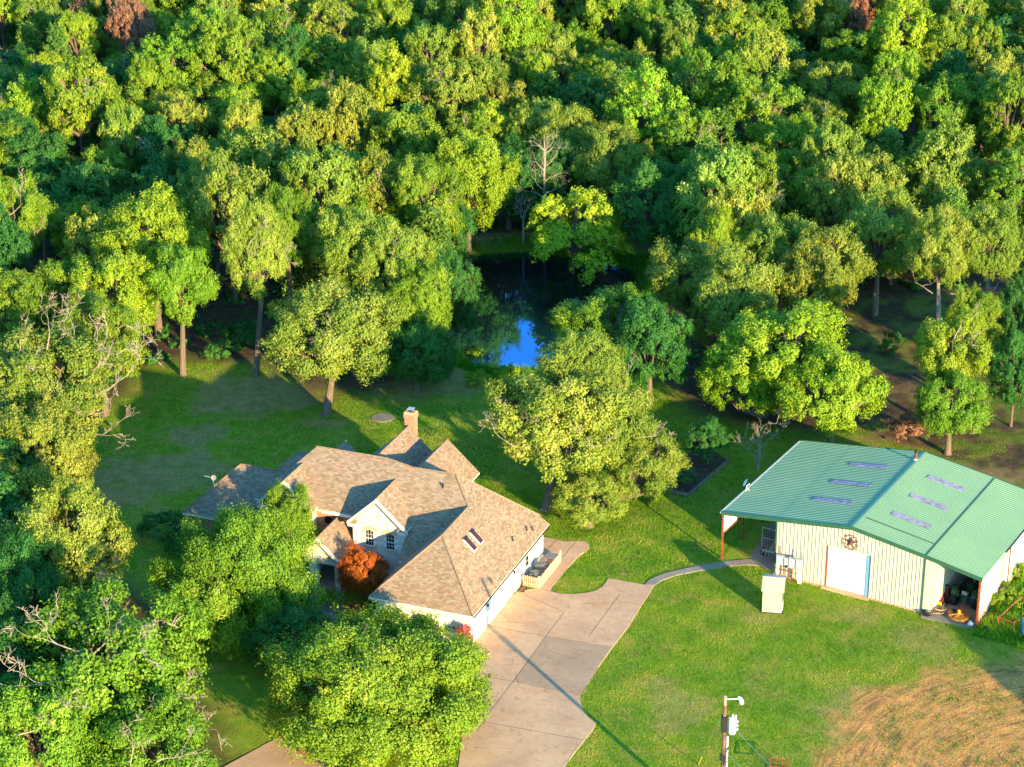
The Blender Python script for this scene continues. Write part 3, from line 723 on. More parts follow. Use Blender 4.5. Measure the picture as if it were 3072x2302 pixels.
def ac_unit(v, label, sz=0.78, hgt=0.82):
    e = empty('air_conditioner', hw(0.58, v, 0.055), H_ROT, label, 'air conditioner', 'air conditioners behind the picket fence')
    m = MB(); h = sz / 2
    m.bx(-h + .03, h - .03, -h + .03, h - .03, 0.04, hgt - .05, 0)
    for i in range(13):
        z = 0.07 + i * (hgt - .15) / 13
        m.bx(-h, h, -h, h, z, z + 0.022, 1)
    for sx in (-1, 1):
        for sy in (-1, 1): m.bx(sx * h - .03 * sx - .02, sx * h - .03 * sx + .02, sy * h - .03 * sy - .02, sy * h - .03 * sy + .02, 0, hgt - .04, 1)
    m.build('casing', [M['darkmetal'], M['acgrey']], e)
    m = MB(); n = 20
    for r in (0.37 * sz / .78, 0.27 * sz / .78, .16 * sz / .78): m.tube([(r * math.cos(2 * math.pi * k / n), r * math.sin(2 * math.pi * k / n), hgt) for k in range(n + 1)], 0.022, 4, cap=False)
    for k in range(4):
        a = math.pi * k / 4; m.tube([(-.37 * math.cos(a), -.37 * math.sin(a), hgt), (.37 * math.cos(a), .37 * math.sin(a), hgt)], 0.013, 4)
    m.bx(-.4 * sz, .4 * sz, -.5 * sz, -.47 * sz, hgt - .06, hgt + .01)
    m.build('fan_grille', M['acgrey'], e)
    m = MB()
    for k in range(4):
        a = math.pi * k / 2 + .4; c_, s_ = math.cos(a), math.sin(a)
        m.face([(0.04 * -s_, .04 * c_, hgt - .06), (.3 * c_ - .09 * s_, .3 * s_ + .09 * c_, hgt - .04), (.3 * c_ + .09 * s_, .3 * s_ - .09 * c_, hgt - .09), (.04 * s_, -.04 * c_, hgt - .07)])
    m.build('fan', M['darkmetal'], e)
ac_unit(11.25, 'front air conditioner with round fan grille inside the picket fence corner')
ac_unit(12.75, 'rear air conditioner with round fan grille, further along the picket fence', 0.86, 0.9)
e = empty('bench_rack', hw(0.55, 14.9, 0.055), H_ROT, 'low slatted grey rack leaning at the open end of the picket fence', 'rack')
m = MB()
for i in range(6): m.bx(-0.4 , 0.55, -0.42 + i * .16, -0.34 + i * .16, 0.42, 0.47)
m.build('slats', M['greymetal'], e)
for x in (-.36, .5):
    m = MB(); m.bx(x - .03, x + .03, -.42, .5, 0.34, .418); m.bx(x - .03, x + .03, -.42, -.36, 0, .34); m.bx(x - .03, x + .03, .44, .5, 0, .34); m.build('leg', M['greymetal'], e)

# ------------------------------------------------------------------ barn
BO = Vector((20.634, 150.543, 0)); B_ROT = -0.540
barn = empty('metal_barn', BO, B_ROT, 'large cream metal barn with low green ribbed roof and open side bays', 'barn')
def bw(u, v, z=0.0):
    c, s = math.cos(B_ROT), math.sin(B_ROT); return Vector((BO.x + u * c - v * s, BO.y + u * s + v * c, z))
BWD, BM, BD, WL, WR = 12.19, 6.23, 15.23, 4.64, 4.44
def zr(u): return 5.71 - 0.143 * abs(u - BM) if -0.0 <= u <= BWD else (4.82 - 0.136 * (-u) if u < 0 else 4.857 - 0.165 * (u - BWD))
def barn_wall_panel(m, u0, u1, v, z0=0.0, facing=-1, rib=True, cut=None):
    pts = [(u0, z0), (u1, z0), (u1, zr(u1) - .1)] + ([(BM, zr(BM) - .1)] if u0 < BM < u1 else []) + [(u0, zr(u0) - .1)]
    m.face([(u, v, z) for u, z in pts], 0)
    m.face([(u, v + .05, z) for u, z in reversed(pts)], 0)
def ribs_front(m, u0, u1, v, holes):
    n = int(round((u1 - u0) / 0.305))
    for i in range(1, n):
        u = u0 + (u1 - u0) * i / n
        z0, z1 = 0.0, zr(u) - .1
        segs = [(z0, z1)]
        for hu0, hu1, hz0, hz1 in holes:
            if hu0 - .05 < u < hu1 + .05: segs = [(hz1 + .08, z1)] if hz0 <= 0.05 else [(z0, hz0), (hz1, z1)]
        for a, b in segs: m.hexa([(u - .028, v, a), (u - .014, v - .05, a), (u + .014, v - .05, a), (u + .028, v, a)], [(u - .028, v, b), (u - .014, v - .05, b), (u + .014, v - .05, b), (u + .028, v, b)], 0)
m = MB(); barn_wall_panel(m, 0, 4.24, 0); barn_wall_panel(m, 7.83, BWD, 0); barn_wall_panel(m, 4.24, 7.83, 0, 3.63); ribs_front(m, 0, BWD, 0, [(4.24, 7.83, 0, 3.63)])
m.build('front_wall', M['barnwall'], barn)
m = MB(); m.face([(BWD + .03, .02, 0), (13.12, .02, 0), (13.12, .02, zr(13.12) - .12), (BWD + .03, .02, zr(BWD) - .12)]); m.face([(13.12, .06, 0), (BWD + .03, .06, 0), (BWD + .03, .06, zr(BWD) - .12), (13.12, .06, zr(13.12) - .12)])
m.build('front_wing_panel', M['barnwall'], barn)
def side_wall(u, v0, v1, z0, z1, out, name, mat, rib=True, step=0.305):
    m = MB(); t = .04
    m.bx(u - t / 2, u + t / 2, v0, v1, z0, z1)
    if rib:
        n = int((v1 - v0) / step)
        for i in range(1, n):
            v = v0 + (v1 - v0) * i / n; x = u + out * t / 2
            m.hexa([(x, v - .04, z0), (x + out * .04, v - .018, z0), (x + out * .04, v + .018, z0), (x, v + .04, z0)] if out > 0 else [(x, v + .04, z0), (x + out * .04, v + .018, z0), (x + out * .04, v - .018, z0), (x, v - .04, z0)],
                   [(x, v - .04, z1), (x + out * .04, v - .018, z1), (x + out * .04, v + .018, z1), (x, v + .04, z1)] if out > 0 else [(x, v + .04, z1), (x + out * .04, v + .018, z1), (x + out * .04, v - .018, z1), (x, v - .04, z1)], 0)
    return m.build(name, M[mat], barn)
side_wall(13.1, 0.08, BD, 0, zr(13.1) - .12, 1, 'side_wall', 'barnwall')
side_wall(0.02, 0.08, BD, 0, zr(0) - .14, -1, 'side_wall', 'barnwall')
side_wall(BWD + WR - .1, 0.08, 4.75, 0, zr(BWD + WR) - .12, 1, 'side_wall', 'barnrust', True, 0.9)
side_wall(BWD + WR - .1, 5.6, 6.7, 0, zr(BWD + WR) - .12, 1, 'side_wall', 'barnrust', False)
side_wall(BWD + WR - .1, 7.0, BD, 0, zr(BWD + WR) - .12, 1, 'side_wall', 'barnrust', True, 0.9)
m = MB(); m.bx(BWD + WR - .10, BWD + WR - .04, 4.75, 5.6, 0, 3.9); m.build('side_door', M['soffit'], barn)
m = MB(); m.bx(BWD + WR - .10, BWD + WR - .05, 6.7, 7.0, 0, 3.9); m.build('side_post', M['rust'], barn)
m = MB(); m.face([(BWD + WR - .1, BD, 0), (-WL, BD, 0), (-WL, BD, zr(-WL) - .12), (0, BD, zr(0) - .12), (BM, BD, 5.55), (BWD, BD, zr(BWD) - .12), (BWD + WR - .1, BD, zr(BWD + WR) - .12)]); m.build('back_wall', M['barnwall'], barn)
# white side skirt with rust rail over the left bay
m = MB(); m.bx(-WL + .02, -WL + .05, 0.05, BD, 2.42, zr(-WL) - .14)
for i in range(1, 50): m.bx(-WL + .05, -WL + .075, i * .305 - .02, i * .305 + .02, 2.42, zr(-WL) - .15)
m.build('side_skirt', M['white'], barn)
m = MB(); m.bx(-WL - .02, -WL + .10, 0.0, BD, 2.30, 2.42); m.build('skirt_rail', M['rust'], barn)
for v in (0.0, 3.8, 7.6, 11.4, 15.1):
    m = MB(); m.bx(-WL - .06, -WL + .07, v - .06, v + .07, 0, zr(-WL) - .17); m.build('post', M['rust'], barn)
m = MB(); m.bx(BWD + WR - .14, BWD + WR + .01, -.10, .06, 0, zr(BWD + WR) - .10); m.build('post', M['rust'], barn)
for u in (0.0, BWD + .0):
    m = MB(); m.bx(u - .07, u + .05, -.065, -.005 if u else 0.0, 0, zr(u) - .14); m.build('corner_trim', M['greentrim'], barn)
# roof in two slopes, ribs as part of the sheet
def barn_roof_side(us, name):
    m = MB()
    v0, v1 = -.06, BD + .1
    for i in range(len(us) - 1):
        a, b = us[i], us[i + 1]
        dz = 0.0 if i == 0 else -0.012
        m.slab([(a, v0, zr(a) + dz), (b, v0, zr(b) + dz), (b, v1, zr(b) + dz), (a, v1, zr(a) + dz)], .05, 0, 0)
        n = 50
        for k in range(n + 1):
            v = v0 + .04 + (v1 - v0 - .08) * k / n
            for (c, e) in (((a, b)),):
                pass
            za, zb = zr(a) + dz, zr(b) + dz
            P = [(a, v - .045, za), (b, v - .045, zb), (b, v + .045, zb), (a, v + .045, za)] if b > a else [(b, v - .045, zb), (a, v - .045, za), (a, v + .045, za), (b, v + .045, zb)]
            Q = [(x, vv + (.025 if vv < v else -.025), z + .032) for x, vv, z in P]
            m.hexa(P, Q, 0)
    return m.build(name, [M['barnroof']], barn)
barn_roof_side([BM, 0.0, -WL - .12], 'roof_slope'); barn_roof_side([BM, BWD, BWD + WR + .1], 'roof_slope')
m = MB(); m.slab([(BM - .25, -.08, zr(BM - .25) + .06), (BM, -.08, 5.78), (BM, BD + .12, 5.78), (BM - .25, BD + .12, zr(BM - .25) + .06)], .02, 0, 0)
m.slab([(BM, -.08, 5.78), (BM + .25, -.08, zr(BM + .25) + .06), (BM + .25, BD + .12, zr(BM + .25) + .06), (BM, BD + .12, 5.78)], .02, 0, 0); m.build('ridge_cap', M['barnroof'], barn)
for us in ((-WL - .12, 0.0), (0.0, BM), (BM, BWD), (BWD, BWD + WR + .1)):
    for v, nm in ((-.13, 'rake_trim'), (BD + .105, 'rake_trim')):
        m = MB(); a, b = us; P = [(a, v, zr(a) - .22), (b, v, zr(b) - .22), (b, v + .065, zr(b) - .22), (a, v + .065, zr(a) - .22)]
        m.hexa(P, [(x, y, z + .30) for x, y, z in P], 0); m.build(nm, M['greentrim'], barn)
m = MB(); m.bx(-WL - .24, -WL - .13, -.1, BD, zr(-WL) - .12, zr(-WL) + .02); m.build('gutter', M['boxgrey'], barn)
m = MB(); m.bx(BWD + WR + .11, BWD + WR + .2, 5.0, BD, zr(BWD + WR) - .14, zr(BWD + WR) - .02); m.build('gutter', M['darkmetal'], barn)
for s, lst in ((-1, [(1.24, 4.55, 11.6), (1.24, 4.55, 7.85), (1.2, 4.5, 4.25)]), (1, [(7.88, 11.0, 11.65), (7.88, 11.0, 7.78), (7.83, 11.0, 4.13)])):
    for a, b, v in lst:
        m = MB(); w = .36
        m.slab([(a, v - w, zr(a) + .052), (b, v - w, zr(b) + .052), (b, v + w, zr(b) + .052), (a, v + w, zr(a) + .052)], .02, 0, 0)
        for q in (-.15, .15): m.slab([(a, v + q - .03, zr(a) + .075), (b, v + q - .03, zr(b) + .075), (b, v + q + .03, zr(b) + .075), (a, v + q + .03, zr(a) + .075)], .018, 0, 0)
        m.build('roof_panel', M['skypanel'], barn)
# seams on the right slope
for v in (2.0, 6.0, 9.9):
    m = MB(); m.slab([(BM + .3, v - .05, zr(BM + .3) + .05), (BWD, v - .05, zr(BWD) + .05), (BWD, v + .05, zr(BWD) + .05), (BM + .3, v + .05, zr(BM + .3) + .05)], .01, 0, 0); m.build('roof_seam', M['greentrim'], barn) if v == 2.0 else None
m = MB(); m.slab([(BWD - .05, 0, zr(BWD) + .052), (BWD + .07, 0, zr(BWD + .07) + .055), (BWD + .07, BD, zr(BWD + .07) + .055), (BWD - .05, BD, zr(BWD) + .052)], .01, 0, 0); m.build('roof_seam', M['greentrim'], barn)
# flue
m = MB(); p = Vector((6.05, 13.62, 5.6)); m.tube([p, p + Vector((0, 0, .75))], .11, 10, 0); m.tube([p + Vector((0, 0, .75)), p + Vector((0, 0, .98))], [.17, .13], 10, 1); m.tube([p, p + Vector((0, 0, .22))], [.22, .13], 10, 2)
m.build('flue_pipe', [M['rust'], M['darkmetal'], M['white']], barn)
# white roll door
m = MB(); m.bx(4.34, 7.55, .10, .14, .06, 3.55, 0)
for i in range(1, 9): m.bx(4.36, 7.53, .085, .10, i * .39, i * .39 + .03, 0)
m.build('roll_door', M['white'], barn)
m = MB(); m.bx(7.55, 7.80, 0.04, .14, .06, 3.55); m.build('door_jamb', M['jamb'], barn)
m = MB(); m.bx(4.24, 4.34, -.03, .14, 0, 3.6); m.build('door_jamb', M['rust'], barn)
m = MB(); m.bx(4.1, 8.0, -.5, .05, -.2, .055); m.build('door_sill', M['concrete'], barn)
tag(slab_obj('barn_floor', [bw(-2.9, 1.6), bw(-1.2, .3), bw(-.2, .1), bw(BWD, .02), bw(BWD + .3, -.9), bw(BWD + WR - .5, -.55), bw(BWD + WR, .1), bw(BWD + WR, BD), bw(-WL, BD)], M['concrete_grey'], 0.045), kind='structure')
slab_obj('barn_footing', [bw(-.2, -.28), bw(BWD + .1, -.18), bw(BWD, .1), bw(0, .1)], M['concrete'], 0.035)
# star ornament over the door
star = empty('wall_star', bw(6.2, -.09, 4.42), B_ROT, 'round rusty metal star ornament hung on the barn front above the roll door', 'wall star')
m = MB(); R0 = .62
for k in range(5):
    a = math.pi / 2 + k * 2 * math.pi / 5; t = (R0 * .88 * math.cos(a), 0, R0 * .88 * math.sin(a))
    for s in (-1, 1):
        b = a + s * math.pi / 5; q = (R0 * .34 * math.cos(b), 0, R0 * .34 * math.sin(b))
        f = [(0, -.1, 0), t, q] if s > 0 else [(0, -.1, 0), q, t]
        m.face(list(reversed(f)), 0 if s > 0 else 1)
m.build('star_points', [M['copper'], M['darkmetal']], star)
m = MB(); n = 30
for r in (R0, ): m.tube([(r * math.cos(2 * math.pi * k / n), -.02, r * math.sin(2 * math.pi * k / n)) for k in range(n + 1)], .022, 5, cap=False)
for k in range(10):
    a = 2 * math.pi * k / 10 + .3; m.tube([(R0 * math.cos(a), -.02, R0 * math.sin(a)), (R0 * .8 * math.cos(a + .2), -.02, R0 * .8 * math.sin(a + .2))], .03, 4)
m.build('ring', M['copper'], star)
# electricity meter rack
rack = empty('meter_rack', bw(0.42, -.62, 0), B_ROT, 'white frame holding four grey electric meter boxes by the barn corner', 'meter rack')
m = MB()
for x in (0.02, 1.8): m.bx(x, x + .09, -.03, .05, 0, 1.3)
m.bx(1.98, 2.08, -.03, .05, 0, 1.3)
m.build('leg', M['white'], rack)
m = MB(); m.bx(.6, 2.1, -.05, .07, 1.15, 1.30); m.build('rail', M['greymetal'], rack)
for x0, x1, z0, z1 in ((-.02, .56, 1.32, 2.05), (.64, .96, 1.42, 2.0), (1.02, 1.54, 1.32, 2.08), (1.62, 2.14, 1.30, 2.16)):
    m = MB(); m.bx(x0, x1, -.18, .06, z0, z1); bxo = m.build('meter_box', M['boxgrey'], rack)
    m = MB(); m.bx(x0 + .03, x1 - .03, -.20, -.182, z0 + .05, z1 - .08); m.bx(x0 - .02, x1 + .02, -.21, .07, z1 + .002, z1 + .03); m.build('cover', M['boxgrey'], bxo)
for x in (.1, .95, 1.98):
    m = MB(); m.tube([(x, .05, 2.0), (x, .05, 2.75)], .03, 6); m.build('conduit', M['rust'] if x != 1.98 else M['darkmetal'], rack)
for x in (.3, .5, .75, 1.0, 1.3):
    m = MB(); m.tube([(x, .06, 0.0), (x, .06, 1.32)], .022, 6); m.build('conduit', M['rust'], rack)
m = MB(); m.tube([(.1, .1, .75), (1.9, .1, .75)], .03, 5); m.build('rail', M['rust'], rack)
m = MB(); m.tube([(.56, -.1, 1.35), (.62, -.1, 1.22), (.85, -.1, 1.2), (.98, -.1, 1.35)], .05, 6); m.tube([(.98, -.02, 1.35), (.98, -.02, 1.95)], .035, 6); m.tube([(1.58, -.02, 1.35), (1.58, -.02, 2.05)], .035, 6); m.build('conduit', M['darkmetal'], rack)
# roof antenna on left eave
ant = empty('roof_antenna', bw(-WL - .05, 4.3, zr(-WL) - .02), B_ROT, 'white dish antenna clamped on the left eave of the barn', 'antenna')
m = MB(); m.tube([(0, 0, 0), (.05, 0, .5), (.25, .1, .7)], .035, 6); m.tube([(0, 0, .35), (.35, -.1, .2)], .03, 5); m.build('mast', M['white'], ant)
dish_mesh(0.32, ant, (-.05, 0, .72), (R_(60), 0, R_(-60)), M['white'])

# ------------------------------------------------------------------ things in the barn bays
def wheel(e, x, y, r, w, name='wheel', rim='yellow'):
    m = MB(); n = 26
    pr = [(r * .62, -w / 2), (r * .93, -w / 2), (r, -w * .32), (r, w * .32), (r * .93, w / 2), (r * .62, w / 2)]
    for i in range(len(pr)):
        a, b = pr[i], pr[(i + 1) % len(pr)]
        for k in range(n):
            t0, t1 = 2 * math.pi * k / n, 2 * math.pi * (k + 1) / n
            m.face([(x + a[1], y + a[0] * math.cos(t0), r + a[0] * math.sin(t0)), (x + a[1], y + a[0] * math.cos(t1), r + a[0] * math.sin(t1)),
                    (x + b[1], y + b[0] * math.cos(t1), r + b[0] * math.sin(t1)), (x + b[1], y + b[0] * math.cos(t0), r + b[0] * math.sin(t0))])
    for k in range(20):
        t = 2 * math.pi * k / 20; s = 1 if k % 2 else -1
        m.box((x + s * w * .2, y + r * 1.0 * math.cos(t), r + r * 1.0 * math.sin(t)), (w * .42, .06, .06))
    wo = m.build(name, M['tyre'], e)
    m = MB(); m.tube([(x - w * .22, y, r), (x + w * .22, y, r)], r * .60, 18); m.tube([(x - w * .4, y, r), (x + w * .4, y, r)], r * .18, 10); m.build('rim', M[rim], wo)
tr = empty('tractor', bw(14.72, 2.6, 0.045), B_ROT, 'old dark green tractor parked tail outwards in the right barn bay', 'tractor')
wheel(tr, -.78, .0, .72, .38, 'rear_wheel'); wheel(tr, .78, .0, .72, .38, 'rear_wheel'); wheel(tr, -.6, 2.0, .4, .2, 'front_wheel'); wheel(tr, .6, 2.0, .4, .2, 'front_wheel')
m = MB(); m.bx(-.22, .22, -.35, .8, .5, .95); m.bx(-.14, .14, .8, 2.3, .5, .8); m.tube([(-.78, 0, .72), (.78, 0, .72)], .12, 8); m.bx(-.6, .6, 1.95, 2.05, .38, .5); m.build('chassis', M['tractor'], tr)
m = MB(); m.hexa([(-.26, .75, .8), (.26, .75, .8), (.24, 2.35, .75), (-.24, 2.35, .75)], [(-.22, .75, 1.42), (.22, .75, 1.42), (.2, 2.35, 1.28), (-.2, 2.35, 1.28)]); m.build('bonnet', M['tractor'], tr)
for s in (-1, 1):
    m = MB(); pts = [(s * .78, .78 * math.cos(t) , .72 + .8 * math.sin(t)) for t in np.linspace(R_(25), R_(150), 8)]
    for i in range(7):
        a, b = pts[i], pts[i + 1]; m.slab([(a[0] - .2, a[1], a[2]), (b[0] - .2, b[1], b[2]), (b[0] + .2, b[1], b[2]), (a[0] + .2, a[1], a[2])], .03, 0, 0)
    m.build('mudguard', M['tractor'], tr)
m = MB(); m.bx(-.22, .22, -.3, .12, 1.0, 1.08); m.hexa([(-.22, -.36, 1.05), (.22, -.36, 1.05), (.22, -.28, 1.05), (-.22, -.28, 1.05)], [(-.2, -.46, 1.4), (.2, -.46, 1.4), (.2, -.4, 1.4), (-.2, -.4, 1.4)]); m.build('seat', M['greymetal'], tr)
m = MB(); m.tube([(.0 + .2 * math.cos(t), .5 + .06 * math.sin(t) * 1.5, 1.5 + .18 * math.sin(t)) for t in np.linspace(0, 2 * math.pi, 17)], .02, 5, cap=False); m.tube([(0, .75, 1.2), (0, .5, 1.5)], .025, 5); m.build('steering_wheel', M['darkmetal'], tr)
m = MB(); m.tube([(.1, 1.5, 1.3), (.1, 1.5, 2.05), (.16, 1.42, 2.2)], .05, 8); m.build('exhaust', M['greymetal'], tr)
cut = empty('rotary_cutter', bw(14.98, .45, 0.045), B_ROT, 'round orange brown rotary cutter deck on the ground behind the tractor', 'mower deck')
m = MB(); n = 28; rr = .86
top = [(rr * math.cos(2 * math.pi * k / n), rr * .92 * math.sin(2 * math.pi * k / n)) for k in range(n)]
m.hexa([(x, y, .10) for x, y in top], [(x * .985, y * .985, .30) for x, y in top], 0); m.build('deck', M['orange'], cut)
m = MB(); m.tube([(-.6, -.45, .33), (.0, 0, .36), (.62, -.35, .33)], .035, 5); m.tube([(0, 0, .36), (-.1, -.75, .33)], .03, 5); m.tube([(0, 0, .36), (.75, .35, .33)], .03, 5); m.bx(-.16, .16, -.14, .14, .30, .42); m.build('deck_ribs', M['orange'], cut)
m = MB(); m.cyl((0, 0, .42), .12, .28, 12, 0, .07); m.build('gearbox', M['yellow'], cut)
m = MB(); m.tube([(-.35, .45, .32), (0, 1.0, 1.05), (.35, .45, .32)], .035, 6); m.tube([(0, 1.0, 1.05), (.1, .1, .5)], .025, 5); m.tube([(-.35, .8, .5), (.4, .8, .5)], .03, 5); m.build('hitch_frame', M['rust'], cut)
m = MB(); m.bx(-.62, -.3, .1, .4, .30, .46); m.build('counterweight', M['darkmetal'], cut)
# cable coil and machines by the wing panel
coil = MB()
for i in range(26):
    r = random.uniform(.28, .5); cx, cy = random.uniform(-.12, .12), random.uniform(-.1, .1); tl = random.uniform(-.35, .35); tb = random.uniform(-.35, .35)
    coil.tube([(cx + r * math.cos(t), cy + r * math.sin(t), .22 + .012 * i + tl * r * math.cos(t) + tb * r * math.sin(t) * .6) for t in np.linspace(0, 6.283, 15)], .017, 4, i % 3, cap=False)
o = coil.build('hose_coil', [M['cable'], M['darkmetal'], M['cable']], loc=bw(13.4, .35, 0.05)); tag(o, 'tangled coil of pale and black hose on the ground by the barn wing panel', 'hose')
o = MB()
for i in range(10):
    r = random.uniform(.25, .42); o.tube([(r * math.cos(t), r * math.sin(t), .1 + .02 * i + .15 * r * math.sin(t + i)) for t in np.linspace(0, 6.283, 15)], .018, 4, 0, cap=False)
o = o.build('cable_coil', M['darkmetal'], loc=bw(12.75, -.25, .03)); tag(o, 'dark cable coil on the ground at the foot of the wing panel', 'cable')
til = empty('garden_tiller', bw(12.95, 1.25, 0.045), B_ROT, 'maroon machine with two yellow caps just inside the right barn bay', 'garden machine')
m = MB(); m.hexa([(-.35, -.3, .25), (.35, -.3, .25), (.4, .9, .3), (-.4, .9, .3)], [(-.28, -.22, .62), (.28, -.22, .62), (.3, .9, .85), (-.3, .9, .85)]); m.build('body', M['maroon'], til)
for x in (-.26, .28):
    m = MB(); m.tube([(x, -.34, .48), (x, -.34, .58), (x, -.34, .66)], [.19, .19, .10], 14); m.build('cap', M['yellow'], til)
m = MB(); m.bx(-.1, .2, -.75, -.45, .12, .36); m.build('engine_cover', M['yellow'], til)
for x in (-.42, .42): wheel(til, x, .3, .2, .1, rim='greymetal')
m = MB(); m.tube([(.1, .8, .8), (.25, 1.6, 1.25)], .03, 5); m.build('handle', M['greymetal'], til)
o = MB(); o.cyl((0, 0, 0), .16, .75, 14, 0); o.cyl((0, 0, .75), .165, .07, 14, 1); o = o.build('fuel_can', [M['maroon'], M['tractor']], loc=bw(13.3, 2.3, .7)); tag(o, 'tall red canister with green top standing behind the maroon machine', 'canister')
o = MB(); o.bx(-.5, .5, -.3, .3, 0, .645); o = o.build('work_bench', M['darkmetal'], loc=bw(13.55, 2.4, .05), rot=(0, 0, B_ROT)); tag(o, 'dark low bench carrying the red canister in the right barn bay', 'bench')
o = MB(); o.tube([(0, 0, 0), (.5, 2.2, .9)], .03, 5, 0); o = o.build('metal_rail', M['greymetal'], loc=bw(13.35, 2.9, .3), rot=(0, 0, B_ROT)); tag(o, 'pale metal rail leaning along the inner ribbed wall', 'rail')
def sack(name, loc, r, mat, label, cat):
    m = MB(); n = 12; prof = [(0, 0), (r, .02), (r * 1.1, r * .5), (r * .7, r), (r * .25, r * 1.25), (r * .35, r * 1.5)]
    for i in range(len(prof) - 1):
        for k in range(n):
            t0, t1 = 2 * math.pi * k / n, 2 * math.pi * (k + 1) / n; j = lambda t, a: a * (1 + .16 * math.sin(3 * t + i))
            q = [(j(t0, prof[i][0]) * math.cos(t0), j(t0, prof[i][0]) * math.sin(t0), prof[i][1]), (j(t1, prof[i][0]) * math.cos(t1), j(t1, prof[i][0]) * math.sin(t1), prof[i][1]),
                 (j(t1, prof[i + 1][0]) * math.cos(t1), j(t1, prof[i + 1][0]) * math.sin(t1), prof[i + 1][1]), (j(t0, prof[i + 1][0]) * math.cos(t0), j(t0, prof[i + 1][0]) * math.sin(t0), prof[i + 1][1])]
            if i == 0: q = [q[0], q[2], q[3]]
            m.face(q)
    return tag(m.build(name, mat, loc=loc), label, cat)
sack('plastic_sack', bw(16.1, -.05, .03), .22, M['bag'], 'small white plastic sack by the right front post of the barn', 'sack')
sack('dark_sack', at(2957, 1893), .26, M['tyre'], 'dark rubbish sack in the grass below the right barn post', 'sack')
# left bay
pfm = empty('pipe_gate', bw(-1.9, 3.2, .045), B_ROT, 'dark pipe frame gate standing inside the left open barn bay', 'gate')
for a, b in (((-.7, 0, 0), (-.7, 0, 1.9)), ((.9, 0, 0), (.9, 0, 1.9)), ((-.7, 0, 1.9), (.9, 0, 1.9)), ((-.7, 0, 1.0), (.9, 0, 1.0))):
    m = MB(); m.tube([a, b], .035, 6); m.build('bar', M['greymetal'], pfm)
cv = empty('cultivator', bw(-1.3, 1.9, .045), B_ROT, 'jumble of grey farm implement tines beside the enclosed barn wall', 'farm implement')
m = MB(); m.bx(-.7, .7, -.06, .06, .6, .72); m.bx(-.06, .06, -.1, 1.2, .6, .7); m.tube([(0, 1.2, .65), (.1, .6, 1.3), (0, 0, .7)], .04, 6); m.build('toolbar', M['greymetal'], cv)
for i in range(5):
    m = MB(); x = -.6 + i * .3; m.tube([(x, 0, .62), (x, -.25, .5), (x, -.3, .2), (x, -.05, 0.02)], .028, 5); m.build('tine', M['greymetal'], cv)
for x in (-.8, .8): wheel(cv, x, .35, .3, .12, rim='boxgrey')
o = MB(); o.bx(-.45, .45, -.3, .3, 0, .8); o.bx(-.5, .5, -.35, .35, .802, .86)
tag(o.build('tool_cabinet', M['darkmetal'], loc=bw(-.7, 4.6, .045), rot=(0, 0, B_ROT)), 'dark metal cabinet deep in the left barn bay', 'cabinet')
# rusty pipe frame and blue barrel right of barn
e = empty('pipe_rack', bw(18.03, .5, 0), B_ROT, 'rusty orange pipe frame standing in the weeds right of the barn', 'pipe frame')
for a, b in (((0, 0, 0), (0, 0, .94)), ((0, 0, .94), (1.25, -.15, .94)), ((1.25, -.15, .94), (1.25, -.15, 0)), ((0, 0, .94), (.55, 3.4, 1.15)), ((.55, 3.4, 1.15), (.55, 3.4, 0)), ((1.25, -.15, .94), (1.7, 3.2, 1.15)), ((1.7, 3.2, 1.15), (1.7, 3.2, 0)), ((.55, 3.4, 1.15), (1.7, 3.2, 1.15))):
    m = MB(); m.tube([a, b], .045, 6); m.build('bar', M['rust'], e)
pb = at(3066, 1905); m = MB(); m.tube([(0, 0, 0), (0, 0, .3), (0, 0, 1.15), (0, 0, 1.25)], [.42, .46, .46, .40], 18); m.tube([(0, 0, 1.25), (0, 0, 1.3)], [.43, .43], 18)
tag(m.build('plastic_barrel', M['blue'], loc=(pb.x + .35, pb.y, 0)), 'blue plastic barrel at the right edge of the photo below the barn', 'barrel')

# ------------------------------------------------------------------ well house shed
sp = at(2285.6, 1836.8); S_ROT = R_(-10.3)
shed = empty('well_shed', (sp.x, sp.y, 0), S_ROT, 'narrow cream metal well shed with sloping ribbed roof on the lawn', 'shed')
m = MB()
def shed_wall(m):
    w, d, f, b = 1.50, 1.35, 1.98, 2.42
    P = [(0, 0), (w, 0), (w, d), (0, d)]; zt = [f, f, b, b]
    m.hexa([(x, y, 0) for x, y in P], [(x, y, z) for (x, y), z in zip(P, zt)], 0)
    for i in range(0, 11): m.bx(i * .15 - .0 if i < 10 else 1.49, i * .15 + .012 if i < 10 else 1.502, -.012, 0, 0, f - .02, 0)
shed_wall(m); m.build('wall', M['shedwall'], shed)
m = MB(); m.slab([(-.10, -.20, 1.95), (1.62, -.20, 1.95), (1.62, 1.0, 2.55), (-.10, 1.0, 2.55)], .05, 0, 0)
for i in range(9):
    v = -.18 + i * .13; z = 1.95 + (v + .20) * .5
    m.slab([(-.10, v, z + .012), (1.62, v, z + .012), (1.62, v + .045, z + .06), (-.10, v + .045, z + .06)], .012, 0, 0)
m.build('roof', M['shedwall'], shed)
m = MB(); m.slab([(-.12, .95, 2.60), (1.64, .95, 2.60), (1.64, 1.5, 2.50), (-.12, 1.5, 2.50)], .08, 0, 0); m.build('roof_cap', M['greymetal'], shed)
m = MB(); m.bx(1.51, 1.56, .1, .5, .2, .95); m.build('side_hatch', M['siding'], shed)
m = MB(); m.bx(1.5, 1.54, -.02, .03, 0, 1.9); m.build('corner_trim', M['greentrim'], shed)
